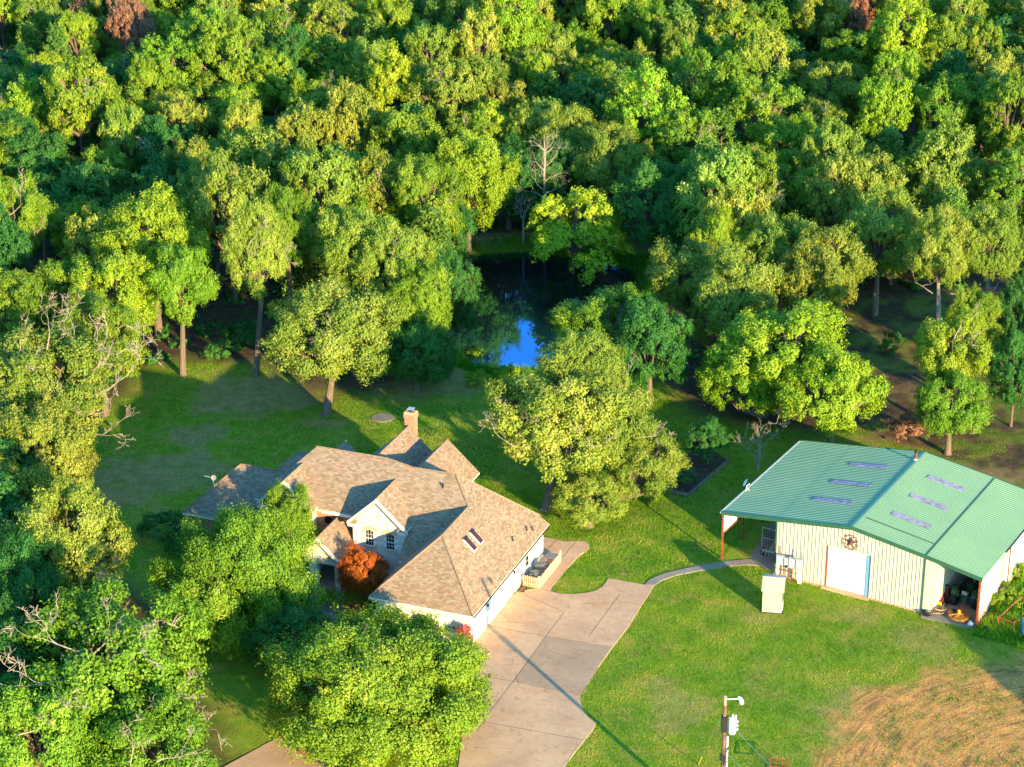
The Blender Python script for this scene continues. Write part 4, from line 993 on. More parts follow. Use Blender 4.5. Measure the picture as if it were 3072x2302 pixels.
slab_obj('shed_footing', [Vector((sp.x + math.cos(S_ROT) * a - math.sin(S_ROT) * b, sp.y + math.sin(S_ROT) * a + math.cos(S_ROT) * b, 0)) for a, b in ((-.12, -.12), (1.62, -.12), (1.62, 1.5), (-.12, 1.5))], M['mulch'], .04)

# ------------------------------------------------------------------ utility pole with lamp, transformer, wires
up = at(2160, 2498)
pole = empty('utility_pole', (up.x, up.y, 0), 0, 'wooden utility pole with lamp arm and white conduit at the bottom edge', 'utility pole')
m = MB(); m.tube([(0, 0, -.1), (0.02, 0, 5), (-.02, 0, 10.2)], [.15, .13, .105], 14); m.build('shaft', M['pole'], pole)
m = MB(); m.tube([(-.02, 0, 9.55), (-.02, 0, 10.215)], .111, 14); m.build('weathered_top', M['deadwood'], pole)
m = MB(); m.tube([(.24, -.1, 0), (.22, -.1, 7.3)], .06, 8); m.build('conduit', M['white'], pole)
m = MB(); m.tube([(.0, 0, 9.95), (.45, -.05, 10.0), (.85, -.1, 10.06)], .035, 8); la = m.build('lamp_arm', M['white'], pole)
m = MB(); m.tube([(.80, -.1, 10.20), (.93, -.12, 10.06), (1.0, -.14, 9.86), (1.01, -.14, 9.74)], [.06, .11, .15, .14], 12); m.build('lamp_head', M['white'], la)
m = MB()
for z in (5.55, 5.75, 5.9): m.tube([(.25 * math.cos(t) + .04, .25 * math.sin(t), z + .08 * math.sin(2 * t)) for t in np.linspace(0, 6.283, 11)], .035, 5, cap=False)
m.tube([(.05, -.2, 5.2), (.1, -.25, 6.0), (.3, -.2, 6.6)], .03, 5)
m.build('cable_bundle', M['darkmetal'], pole)
m = MB(); m.bx(-.2, .17, -.2, .18, 7.65, 8.75); m.build('mounting_bracket', M['darkmetal'], pole)
tf = empty('transformer', (up.x + .48, up.y - .12, 7.55), 0, 'white can transformer bolted to the side of the utility pole', 'transformer')
m = MB(); m.tube([(0, 0, 0), (0, 0, .06), (0, 0, 1.02), (0, 0, 1.1)], [.2, .235, .235, .2], 20); m.build('tank', M['white'], tf)
m = MB(); m.cyl((.02, 0, 1.08), .075, .3, 10, 0, .05); m.cyl((.2, .05, .98), .07, .32, 10, 0, .05); m.build('bushing', M['white'], tf)
for i in range(3):
    m = MB(); m.cyl((.30, -.08, .3 + i * .28), .07, .1, 8); m.build('terminal', M['white'], tf)
def wire(a, b, sag, name, label, r=.012, mat='darkmetal'):
    a, b = Vector(a), Vector(b); m = MB(); n = 24
    pts = [a.lerp(b, i / n) - Vector((0, 0, sag * 4 * (i / n) * (1 - i / n))) for i in range(n + 1)]
    m.tube(pts, r, 4); return tag(m.build(name, M[mat]), label, 'wire')
wire((up.x + .5, up.y - .1, 8.0), (up.x + 18, up.y - 36, 8.5), .8, 'overhead_wire', 'thin overhead wire running from the transformer to the lower right', .014, 'greymetal')
wire((up.x + .3, up.y - .2, 6.0), (up.x + 19, up.y - 35, 7.0), .8, 'overhead_wire', 'lower thin overhead wire leaving the pole cable bundle', .014, 'greymetal')
ga = at(2095, 2294); gt = (ga + (Vector((up.x, up.y, 9.0)) - ga) * 0.0)
gw = empty('guy_wire', ga, 0, 'guy wire with bright yellow sleeve anchored left of the utility pole', 'guy wire')
gd = (Vector((up.x + .0, up.y, 9.3)) - ga)
m = MB(); m.tube([(0, 0, 0), gd * .135], .04, 8); m.build('yellow_sleeve', M['yellow'], gw)
m = MB(); m.tube([(0, 0, 0), gd], .008, 4); m.build('strand', M['greymetal'], gw)
# rusty wire cage
cg = at(2312, 2273, .8); cage = empty('wire_cage', (cg.x, cg.y, 0), R_(-12), 'rusty wire mesh cage in the lawn at the bottom edge right of the pole', 'cage')
for x in (0, .42, .8, 1.2):
    for y in (0, -1.5):
        m = MB(); m.tube([(x, y, 0), (x, y, .8)], .014 if 0 < x < 1 else .02, 5); m.build('upright', M['rust'], cage)
for z in (.1, .8):
    m = MB(); m.tube([(0, 0, z), (1.2, 0, z), (1.2, -1.5, z), (0, -1.5, z), (0, 0, z)], .03, 5); m.build('hoop', M['rust'], cage)
m = MB()
for x in np.linspace(0, 1.2, 11): m.tube([(x, 0, 0), (x, 0, .8)], .006, 3); m.tube([(x, -1.5, 0), (x, -1.5, .8)], .006, 3)
for z in np.linspace(.1, .8, 7): m.tube([(0, 0, z), (1.2, 0, z)], .006, 3); m.tube([(1.2, 0, z), (1.2, -1.5, z)], .006, 3)
m.build('mesh_panel', M['rust'], cage)
# garden bed edging by the barn
bed = [at(1967, 1468), at(2065, 1490), at(2187, 1382)]
m = MB()
for a, b in ((bed[0], bed[1]), (bed[1], bed[2])):
    d = b - a; m.box(((a.x + b.x) / 2, (a.y + b.y) / 2, .12), (d.length + .1, .16, .3), rz=math.atan2(d.y, d.x))
tag(m.build('timber_edging', M['timber']), 'L shaped grey timber edging of the planting bed left of the barn', 'edging')
slab_obj('planting_bed', [at(x, y) for x, y in ((1960, 1462), (2063, 1484), (2182, 1380), (2120, 1340), (1990, 1390))], M['mulch'], .05)

# ================================================================== vegetation
def leaf_mesh(name, C, Nn, size, lf, mat, elong=1.5):
    """C centres, Nn normals, size per leaf, lf tone attribute"""
    n = len(C); r = rng.normal(size=(n, 3)); t = np.cross(Nn, r); t /= np.linalg.norm(t, axis=1)[:, None] + 1e-9
    b = np.cross(Nn, t); s = size[:, None]
    V = np.stack([C - t * s * elong * .5, C - b * s * .5 + t * s * .1, C + t * s * elong * .5, C + b * s * .5 + t * s * .1], 1).reshape(-1, 3)
    return quad_mesh(name, V, lf, mat)
def quad_mesh(name, V, lf, mat, k=4):
    n = len(V) // k
    me = bpy.data.meshes.new(name); me.vertices.add(len(V)); me.vertices.foreach_set('co', V.astype(np.float32).ravel())
    me.loops.add(n * k); me.loops.foreach_set('vertex_index', np.arange(n * k, dtype=np.int32))
    me.polygons.add(n); me.polygons.foreach_set('loop_start', np.arange(0, n * k, k, dtype=np.int32)); me.polygons.foreach_set('loop_total', np.full(n, k, np.int32))
    a = me.attributes.new('leaf', 'FLOAT', 'FACE'); a.data.foreach_set('value', lf.astype(np.float32))
    me.materials.append(mat); me.update(); return me
def norm(a): return a / (np.linalg.norm(a, axis=1)[:, None] + 1e-9)

def crown_geo(R, Z, lobes, clus, leaves, leaf, lobe_r=0.36, low=-0.45, gap=0.0, droop=0.0):
    """lobe centres on an ellipsoid shell, twig clusters on each lobe, leaves in each cluster; crown centre is the origin"""
    i = np.arange(lobes) + .5; ph = np.arccos(1 - (1 - low) * i / lobes) if low > -1 else np.arccos(1 - 2 * i / lobes)
    th = math.pi * (1 + 5 ** .5) * i + rng.uniform(0, 6)
    D = np.stack([np.cos(th) * np.sin(ph), np.sin(th) * np.sin(ph), np.cos(ph)], 1) + rng.normal(size=(lobes, 3)) * .22; D = norm(D)
    rad = rng.uniform(.50, .98, lobes)[:, None]
    L = D * rad * np.array([R, R, Z]); lr = rng.uniform(.6, 1.3, lobes) * lobe_r * R * .82
    Cc, Cn, Cl = [], [], []
    for k in range(lobes):
        d = norm(rng.normal(size=(clus * 3, 3)) + D[k] * .8 + np.array([0, 0, .35])); d = d[:clus]
        Cc.append(L[k] + d * (lr[k] * np.where(rng.random(clus) < .22, rng.uniform(1.1, 1.5, clus), rng.uniform(.68, 1.08, clus)))[:, None] * np.array([1, 1, .8])); Cn.append(norm(d * .8 + D[k] * .5)); Cl.append(np.full(clus, rng.uniform(.0, .5)))
    Cc = np.concatenate(Cc); Cn = np.concatenate(Cn); Cl = np.concatenate(Cl) + rng.uniform(0, .3, len(Cc))
    m = len(Cc); n = leaves
    cr = rng.uniform(.07, .15, m) * R ** .7 * 1.15
    off = rng.normal(size=(m, n, 3)) * np.array([1, 1, .62]); off = off / (np.linalg.norm(off, axis=2)[..., None] + 1e-9) * rng.uniform(.15, 1.0, (m, n, 1)) ** .5
    P = Cc[:, None] + off * cr[:, None, None] * 1.12 + Cn[:, None] * (rng.uniform(-.4, .9, (m, n, 1)) * cr[:, None, None])
    if droop: P[..., 2] -= droop * (np.hypot(P[..., 0], P[..., 1]) / R) ** 2
    nn = norm((Cn[:, None] * .7 + off * .9 + rng.normal(size=(m, n, 3)) * .38 + np.array([0, 0, .15])).reshape(-1, 3))
    lf = np.clip(np.repeat(Cl, n) + rng.uniform(-.12, .32, m * n), 0, 1)
    P = P.reshape(-1, 3); keep = rng.random(len(P)) > gap
    return L, P[keep], nn[keep], leaf * rng.uniform(.65, 1.35, len(P))[keep], lf[keep]
def limbs_geo(L, Z, zb, r0, kids=3, R=4):
    m = MB(); root = Vector((0, 0, -zb))
    for c in L:
        c = Vector(c); mid = root.lerp(c, .5) + Vector((random.uniform(-.3, .3), random.uniform(-.3, .3), .35))
        m.tube([root, mid, c], [r0 * .55, r0 * .34, r0 * .14], 5, cap=False)
        for _ in range(kids):
            e = c + Vector((random.gauss(0, 1), random.gauss(0, 1), random.gauss(.3, .7))) * R * .12
            m.tube([mid.lerp(c, .6), e], [r0 * .15, r0 * .04], 4, cap=False)
    return m
def grow(m, p, d, length, r, depth, spread=.6, sides=4, curve=.25):
    n = 3; pts = [p.copy()]; q = p.copy(); dd = d.copy(); rr = [r]
    for i in range(n):
        dd = (dd + Vector((random.gauss(0, curve), random.gauss(0, curve), random.gauss(0.04, curve * .7)))).normalized(); q = q + dd * length / n; pts.append(q.copy()); rr.append(r * (1 - .62 * (i + 1) / n))
    m.tube(pts, rr, sides, cap=False)
    if depth <= 0: return
    for i in range(2 if depth > 2 else 3):
        k = random.choice([1, 2, 3]) if i else 3
        nd = (dd + Vector((random.gauss(0, spread), random.gauss(0, spread), random.gauss(0.05, spread * .8)))).normalized()
        grow(m, pts[k], nd, length * random.uniform(.55, .8), max(rr[k] * .75, .012), depth - 1, spread, sides if depth > 2 else 3, curve)
def dead_limb(seed, length=1.35, r=.042, depth=5):
    random.seed(seed); m = MB(); grow(m, Vector((0, 0, 0)), Vector((1, 0, .25)).normalized(), length, r, depth, .55)
    return m.mesh('dead_branch', [M['deadwood']])
DEAD = [dead_limb(s) for s in (3, 11, 23, 31)]
random.seed(5)
trunk_mb = MB(); trunk_mb.tube([(0, 0, -.06), (0, 0, .04), (.01, .005, .35), (-.008, 0, .7), (0, 0, 1.0)], [1.55, 1.12, .95, .8, .62], 9)
TRUNK = {b: smooth_me for b, smooth_me in ((b, trunk_mb.mesh('trunk', [M[b]])) for b in ('bark', 'barkred', 'deadwood'))}

# crown variants: (crown mesh per leaf kind built lazily), limbs mesh, R0, Z0
VAR = {}
SPEC = {  # R, Z, lobes, clusters, leaves, leaf size, lobe radius, low, gap
'near_dense': (5.0, 4.0, 40, 34, 54, .128, .32, -.75, 0), 'near_open': (5.0, 3.8, 42, 31, 52, .128, .27, -.5, .05), 'near_big': (7.5, 4.2, 92, 40, 58, .122, .21, -.85, 0),
 'mid_a': (4.2, 3.9, 36, 22, 34, .165, .31, -.6, 0), 'mid_b': (4.2, 3.7, 42, 19, 33, .165, .27, -.5, 0), 'mid_c': (4.2, 4.4, 38, 22, 34, .16, .28, -.75, 0), 'mid_d': (4.2, 3.5, 32, 23, 34, .168, .31, -.4, 0), 'mid_e': (4.2, 4.1, 30, 25, 35, .165, .36, -.6, 0),
 'bush': (1.5, 1.2, 16, 12, 30, .10, .38, -.2, 0), 'willow': (4.0, 3.2, 26, 22, 50, .12, .32, -.3, 0),
}
def variant(spec, kind, idx):
    key = (spec, kind, idx)
    if key not in VAR:
        R, Z, lb, cl, lv, ls, lr, low, gap = SPEC[spec]
        L, P, nn, sz, lf = crown_geo(R, Z, lb, cl, lv, ls, lr, low, gap, 1.2 if spec == 'willow' else 0.0)
        cm = leaf_mesh('crown', P, nn, sz, lf, LEAF[kind], 2.2 if spec == 'willow' else 1.45)
        lm = limbs_geo(L, Z, Z * .8, .42 if R > 3 else .1, 2, R).mesh('limbs', [M['bark']])
        VAR[key] = (cm, lm, R, Z)
    return VAR[key]
def conifer(kind, idx):
    key = ('conifer', kind, idx)
    if key not in VAR:
        Hh_, R = 8.0, 2.4; n = 260; h = rng.uniform(0, 1, n) ** 1.25; a = rng.uniform(0, 6.283, n)
        rr = R * (1 - h) ** .75 * rng.uniform(.65, 1.08, n) + .12
        C = np.stack([np.cos(a) * rr, np.sin(a) * rr, h * Hh_ - Hh_ * .5], 1); D = norm(np.stack([np.cos(a), np.sin(a), np.full(n, .35)], 1))
        k = 26; u = rng.uniform(-.3, 1.0, (n, k, 1)); off = rng.normal(size=(n, k, 3)) * .16
        P = C[:, None] + D[:, None] * u * .62 + off + np.array([0, 0, 1]) * (u * .28)
        nn = norm((D[:, None] * .4 + rng.normal(size=(n, k, 3)) * .6 + np.array([0, 0, .3])).reshape(-1, 3))
        lf = np.clip(np.repeat(rng.uniform(0, .7, n), k) + rng.uniform(-.1, .3, n * k), 0, 1)
        VAR[key] = (leaf_mesh('crown', P.reshape(-1, 3), nn, .17 * rng.uniform(.7, 1.3, n * k), lf, LEAF[kind], 2.0), None, R, Hh_ / 2)
    return VAR[key]

def tint(v=.12, w=.06):
    b = 1 + random.uniform(-v, v); return (b * (1 + random.uniform(-w, w) * 2), b, b * (1 + random.uniform(-w, w)), 1)
def plant_tree(name, base, zc, R, Z, spec, kind, label, cat='tree', group=None, idx=0, lean=(0, 0), tr=.20, bark='bark', col=None, dead=(), rot=None, limbs=True, part='crown'):
    base = Vector((base[0], base[1], H1(base[0], base[1])))
    e = empty(name, base, 0, label, cat, group)
    cm, lm, R0, Z0 = conifer(kind, idx) if spec == 'conifer' else variant(spec, kind, idx)
    rz = random.uniform(0, 6.28) if rot is None else rot
    s = (R / R0, R / R0, Z / Z0)
    o = link(part, cm, e, (lean[0], lean[1], zc), (0, 0, rz), s); o.color = col or tint()
    if lm is not None and limbs: link('limbs', lm, e, (lean[0], lean[1], zc), (0, 0, rz), s)
    ht = zc - Z * (.78 if spec != 'conifer' else -.6)
    if ht > .3:
        t = link('trunk', TRUNK[bark], e, (0, 0, 0), (0, 0, random.uniform(0, 6)), (tr, tr, ht))
        if lean != (0, 0):
            d = Vector((lean[0], lean[1], ht)); t.rotation_euler = d.to_track_quat('Z', 'Y').to_euler(); t.scale = (tr, tr, d.length)
    for (dx, dy, dz, yaw, pitch, sc_) in dead:
        link('dead_branch', DEAD[random.randrange(4)], e, (lean[0] + dx * R, lean[1] + dy * R, zc + dz * Z), (random.uniform(0, 1), -pitch, yaw), (sc_,) * 3)
    return e

# ---- trees one can name: (x, y of crown centre in the 2212-wide view, half width there, crown centre height, vertical radius, ...)
KEY = [
 (812, 1492, 248, 4.0, 4.4, 'near_big', 'bright', 'huge bright green tree at the bottom centre in front of the garage', 0, (), None),
 (524, 1262, 172, 4.5, 4.9, 'near_big', 'bright', 'dense bright green tree hiding the left front of the house', 1, (), None),
 (622, 1132, 70, 4.4, 3.0, 'near_dense', 'bright', 'small rounded green tree against the left gable of the house', 1, (), None),
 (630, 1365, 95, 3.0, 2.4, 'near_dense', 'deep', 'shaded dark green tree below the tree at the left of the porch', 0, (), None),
 (245, 1460, 225, 6.0, 5.4, 'near_open', 'bright', 'big oak with many pale dead limbs in the lower left corner', 0, [(-.2, -.5, .75, 2.6, .1, 1.9), (.1, -.6, .7, .2, .2, 1.8), (-.3, -.7, .5, 3.4, -.1, 2.0), (.5, -.7, .2, .1, .1, 1.5), (.2, -.9, 0, -.6, 0, 1.5), (-.1, -.6, .7, 1.2, .3, 1.6), (.55, -.75, -.3, -.3, -.2, 1.6)], None),
 (330, 1640, 150, 4.5, 3.8, 'near_open', 'bright', 'green tree cut by the bottom edge, right of the lower left corner', 1, [(.2, -.7, .5, .2, .2, 1.3), (-.2, -.8, .4, 1.0, .8, 1.2)], None),
 (90, 1600, 150, 5.0, 4.5, 'near_open', 'bright', 'green tree filling the lowest left corner', 2, [(-.2, -.6, .5, .2, .1, 1.6)], None),
 (30, 1440, 95, 5.0, 4.0, 'near_dense', 'deep', 'shaded green tree at the left edge above the corner oaks', 0, (), None),
 (135, 1185, 128, 6.5, 4.6, 'near_open', 'olive', 'yellow green oak at the left edge beside the side lawn', 1, [(.5, -.6, -.1, -.2, -.1, 1.3)], None),
 (50, 1290, 95, 5.0, 4.5, 'near_open', 'deep', 'shaded oak with dark trunk at the left edge', 1, (), None),
 (105, 840, 165, 8.0, 5.2, 'near_open', 'olive', 'tall olive oak at the left edge with bare grey limbs reaching right', 0, [(.55, -.5, .3, .3, .5, 2.6), (.6, -.5, .1, -.1, .2, 2.6), (.65, -.5, -.25, -.1, .1, 2.4), (.4, -.4, .6, 1.0, .8, 2.0), (.6, -.6, -.55, -.1, -.1, 1.9), (.1, -.3, .9, 1.3, 1.0, 1.6), (-.3, -.5, .7, 2.2, .8, 1.6)], (7.0, 1005)),
 (90, 1010, 120, 6.0, 4.6, 'near_dense', 'olive', 'rounded olive oak on the left edge above the side lawn', 0, (), None),
 (215, 745, 110, 7.0, 4.6, 'near_open', 'bright', 'bright green tree behind the oak with bare limbs', 0, (), None),
 (330, 540, 128, 9.0, 5.2, 'near_open', 'lime', 'tall lime green tree with bare twin trunks left of the back lawn', 0, [(.3, -.8, -.2, .3, -.2, 1.3)], None),
 (250, 655, 110, 7.5, 4.6, 'near_open', 'lime', 'lime green tree just left of the twin trunked tree', 1, (), None),
 (390, 620, 82, 8.5, 4.0, 'near_open', 'bright', 'slim tree with long bare leaning trunk at the lawn edge', 1, (), (395, 812)),
 (150, 650, 90, 7.0, 4.2, 'near_dense', 'bright', 'bright green tree left of the lime tree group', 1, (), None),
 (45, 690, 110, 7.0, 4.5, 'near_dense', 'bright', 'dense green tree on the left edge above the bare limbed oak', 0, (), None),
 (30, 480, 80, 8.0, 4.8, 'near_open', 'bright', 'rounded tree at the left edge with white dead wood inside', 0, [(-.2, -.8, .2, .5, .3, 2.2), (.1, -.8, -.4, .3, 0, 1.8)], None),
 (562, 545, 72, 10.5, 4.6, 'near_open', 'olive', 'tall narrow oak with long straight trunk at the back lawn', 1, [(-.3, -.8, .3, 1.4, .9, 1.3), (-.2, -.8, -.3, 1.5, .3, 1.2), (.4, -.8, -.2, .6, .2, 1.2)], (553, 812)),
 (620, 500, 70, 9.5, 4.4, 'near_dense', 'bright', 'green oak just right of the tall narrow oak', 0, (), None),
 (715, 735, 148, 6.6, 4.9, 'near_open', 'olive', 'pale olive oak standing alone on the back lawn', 2, [(.0, -.8, .3, .8, .6, 1.0)], (705, 895)),
 (765, 560, 92, 8.5, 5.0, 'near_open', 'olive', 'olive oak behind the lone lawn oak', 0, [(.1, -.8, -.3, .5, .1, 1.0)], None),
 (850, 590, 92, 8.0, 4.6, 'near_open', 'olive', 'broad olive oak with dead twigs left of the pond', 2, [(.3, -.8, -.3, .3, .1, 1.2), (-.2, -.8, .3, 1.3, .8, 1.2)], None),
 (905, 665, 85, 6.5, 4.2, 'near_dense', 'bright', 'green tree over the left bank of the pond', 1, (), None),
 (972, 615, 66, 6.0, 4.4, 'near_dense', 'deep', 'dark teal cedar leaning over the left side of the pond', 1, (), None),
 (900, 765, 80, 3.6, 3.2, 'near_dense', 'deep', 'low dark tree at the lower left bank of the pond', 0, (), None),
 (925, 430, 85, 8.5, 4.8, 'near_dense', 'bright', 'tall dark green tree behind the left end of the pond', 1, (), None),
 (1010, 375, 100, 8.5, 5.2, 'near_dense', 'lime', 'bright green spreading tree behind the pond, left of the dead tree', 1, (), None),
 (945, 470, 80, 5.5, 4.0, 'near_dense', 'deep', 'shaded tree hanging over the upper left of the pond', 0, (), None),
 (1205, 912, 165, 6.9, 4.7, 'near_open', 'olive', 'large spreading oak with thick trunk standing behind the garage', 0, [(-.55, -.7, .1, 2.9, .1, 1.3), (-.5, -.7, -.15, 3.1, .2, 1.4), (.4, -.85, .0, -.1, -.2, 1.2), (-.1, -.95, -.5, .5, -.2, 1.0)], (1178, 1100)),
 (1395, 1015, 88, 5.2, 2.9, 'near_open', 'olive', 'low spreading oak crown to the right of the thick trunked oak', 1, (), (1300, 1085)),
 (1275, 1085, 80, 2.3, 2.2, 'near_open', 'olive', 'low drooping green tree on the lawn under the big oak', 2, (), None),
 (1325, 925, 105, 6.2, 3.9, 'near_open', 'olive', 'olive oak crown joined to the right of the thick trunked oak', 1, [(.5, -.8, .1, -.1, -.1, 1.1)], None),
 (1270, 805, 100, 6.5, 3.6, 'near_open', 'olive', 'olive oak right behind the big spreading oak', 1, [(.6, -.7, -.3, .2, .1, 1.2)], None),
 (1318, 712, 132, 5.2, 3.8, 'near_open', 'bright', 'broad green tree over the right bank of the pond with rusty patches', 0, [(.3, -.8, -.3, 1.4, .8, 1.3), (.1, -.8, -.3, 1.9, .7, 1.3)], None),
 (1405, 745, 90, 6.0, 4.0, 'near_dense', 'deep', 'shaded green tree right of the broad pondside tree', 1, (), None),
 (1490, 610, 105, 6.8, 4.0, 'near_open', 'olive', 'olive yellow oak above the right end of the pond', 0, (), None),
 (1590, 650, 110, 7.5, 4.6, 'near_open', 'olive', 'olive oak behind the lime tree near the barn, left of centre', 1, (), None),
 (1560, 540, 62, 8.0, 4.0, 'near_dense', 'lime', 'lime green tree rising between olive oaks right of the pond', 0, (), None),
 (1705, 760, 150, 7.0, 4.4, 'near_open', 'lime', 'wide lime green tree behind the left slope of the barn roof', 1, [(-.25, -.9, -.9, -1.4, -.6, 1.2)], None),
 (1600, 820, 110, 5.2, 4.0, 'near_open', 'lime', 'lime tree left of the barn with twiggy lower branches', 0, [(.1, -.9, -.7, -1.4, -.8, 1.3)], (1650, 900)),
 (1800, 860, 118, 5.2, 4.0, 'near_open', 'lime', 'feathery lime tree leaning over the back of the barn roof', 0, (), None),
 (2060, 770, 92, 7.5, 4.2, 'near_open', 'lime', 'lime green tree behind the barn with forked pale branches', 1, [(-.2, -.8, .7, 1.8, .9, 1.3)], None),
 (2055, 880, 88, 4.5, 3.4, 'near_open', 'bright', 'lower green tree touching the back of the barn', 0, [(.1, -.9, -.2, 1.0, -.2, .9)], None),
 (2105, 700, 60, 7.5, 3.6, 'near_open', 'bright', 'green tree crown in front of the shaded brown clearing', 2, (), None),
 (2032, 545, 74, 10.0, 4.2, 'near_open', 'olive', 'oak with pale forked trunk in the right hand clearing', 2, [(-.3, -.7, -.9, 2.9, -.1, 1.5), (.3, -.7, -.9, .1, -.1, 1.5)], (2028, 760)),
 (2140, 530, 78, 9.5, 4.6, 'near_open', 'olive', 'tall oak near the right edge above the clearing', 0, [(0, -.9, -.9, 1.0, 0, 1.2)], None),
 (1900, 520, 100, 8.0, 4.8, 'near_open', 'olive', 'broad olive oak on the upper rim of the clearing', 1, (), None),
 (1780, 600, 100, 7.5, 4.6, 'near_open', 'olive', 'olive oak left of the clearing rim', 2, (), None),
 (1690, 560, 95, 7.5, 4.6, 'near_open', 'olive', 'light oak behind the lime tree of the barn', 0, (), None),
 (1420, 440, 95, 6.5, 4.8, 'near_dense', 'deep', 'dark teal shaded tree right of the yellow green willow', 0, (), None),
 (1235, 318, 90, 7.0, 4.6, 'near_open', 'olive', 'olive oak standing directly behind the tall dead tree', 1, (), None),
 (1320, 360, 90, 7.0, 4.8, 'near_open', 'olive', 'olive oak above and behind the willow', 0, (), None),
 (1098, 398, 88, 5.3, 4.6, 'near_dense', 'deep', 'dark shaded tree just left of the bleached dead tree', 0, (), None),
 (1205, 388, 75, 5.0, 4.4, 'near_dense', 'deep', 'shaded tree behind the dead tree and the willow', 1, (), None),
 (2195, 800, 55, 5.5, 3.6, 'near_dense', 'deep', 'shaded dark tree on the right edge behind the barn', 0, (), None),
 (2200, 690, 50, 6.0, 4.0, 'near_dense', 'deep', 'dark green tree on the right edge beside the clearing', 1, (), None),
 (1100, 870, 50, 2.6, 2.0, 'near_open', 'deep', 'small shaded bushy tree left of the big oak', 0, (), None),
 (1530, 950, 52, 2.4, 1.8, 'near_open', 'deep', 'shaded sapling between the big oak and the barn', 1, (), None),
]
def place_key(t):
    x, y, rp, zc, Z, spec, kind, label, idx, dead, basepx = t
    c = atd(x, y, zc); R = rp * 1.38879 / px_per_m(c) * (.90 if y > 1000 else .86); Z = Z * .92
    if basepx and basepx[0] > 20:
        b = atd(basepx[0], basepx[1]); bx, by = b.x, b.y
        zz = zc; cc = atd(x, y, zc)
        lean = (cc.x - b.x, max(-R * .6, min(R * .6, cc.y - b.y)))
        if abs(cc.y - b.y) > .1:
            # keep the crown centre on its sight line: solve the height where it stands over the trunk
            for _ in range(30):
                cc = atd(x, y, zz)
                if cc.y > b.y + R * .25: zz += .15
                elif cc.y < b.y - R * .25: zz -= .15
            lean = (cc.x - b.x, cc.y - b.y); zc = zz
    else:
        bx, by = c.x, c.y; lean = (0, 0)
    big = R > 5.5
    return plant_tree('oak_tree' if kind == 'olive' else 'leafy_tree', (bx, by), zc, R, Z, spec, kind, label, idx=idx, lean=lean, tr=.16 + .045 * R if R > 2.5 else .12,
                      bark='barkred' if False else ('deadwood' if 'pale forked' in label else 'bark'), dead=dead)
KEYPOS = []
for t in KEY:
    e = place_key(t); ch = [c for c in e.children if c.name.startswith('crown')][0]
    KEYPOS.append((e.location.x + ch.location.x, e.location.y + ch.location.y, ch.scale[0] * (7.5 if t[5] == 'near_big' else 5.0)))

# thicker trunk, roots for the big oak handled by scale; willow, dead tree, maple
w = atd(1240, 448, 6.6)
plant_tree('willow_tree', (w.x, w.y), 6.6, 108 * 1.38879 / px_per_m(w), 3.9, 'willow', 'lime', 'bright yellow green willow with several stems on the far pond bank', tr=.14, col=(1.35, 1.25, 1, 1))
b = atd(1175, 522); e = empty('dead_tree', (b.x, b.y, H1(b.x, b.y)), 0, 'tall bleached dead tree behind the pond left of the willow', 'dead tree')
random.seed(44); m = MB(); m.tube([(0, 0, 0), (.1, 0, 4), (0, 0, 8.0)], [.24, .18, .13], 8); m.build('trunk', M['bark'], e)
m = MB()
for k in range(15):
    a = random.uniform(0, 6.28); h = 5.5 + k * .45; grow(m, Vector((0, 0, min(h, 11))), Vector((math.cos(a), math.sin(a), .55)).normalized(), 1.5, .07, 3, .5)
m.tube([(0, 0, 8), (.1, 0, 10), (0, .1, 12.2)], [.12, .09, .03], 6); m.build('bare_crown', M['deadwood'], e)
for (x, y, hh, lb) in ((1130, 430, 5.0, 'small bleached snag low beside the tall dead tree'), (300, 75, 7.0, 'cluster of white bare stems in the upper left woods'), (1640, 945, 3.0, 'bare twiggy shrub hanging between the lime trees and the barn'), (800, 440, 4, 'pale bare treetop left of the pond in the woods')):
    c = atd(x, y, hh); b = c; e = empty('bare_tree', (b.x, b.y, 0), 0, lb, 'dead tree'); m = MB()
    for k in range(6): grow(m, Vector((random.uniform(-.3, .3), random.uniform(-.3, .3), hh - 2.2)), Vector((random.gauss(0, .35), random.gauss(0, .35), 1)).normalized(), 1.5, .06, 3, .35)
    m.build('bare_crown', M['deadwood'], e); m = MB(); m.tube([(0, 0, 0), (0, 0, hh - 2.0)], [.16, .1], 6); m.build('trunk', M['deadwood'], e)
c = atd(782, 1238, 2.3); plant_tree('maple_tree', (c.x, c.y), 2.3, 50 * 1.38879 / px_per_m(c), 1.9, 'near_dense', 'maple', 'small orange and red maple beside the porch of the house', idx=3, tr=.1)

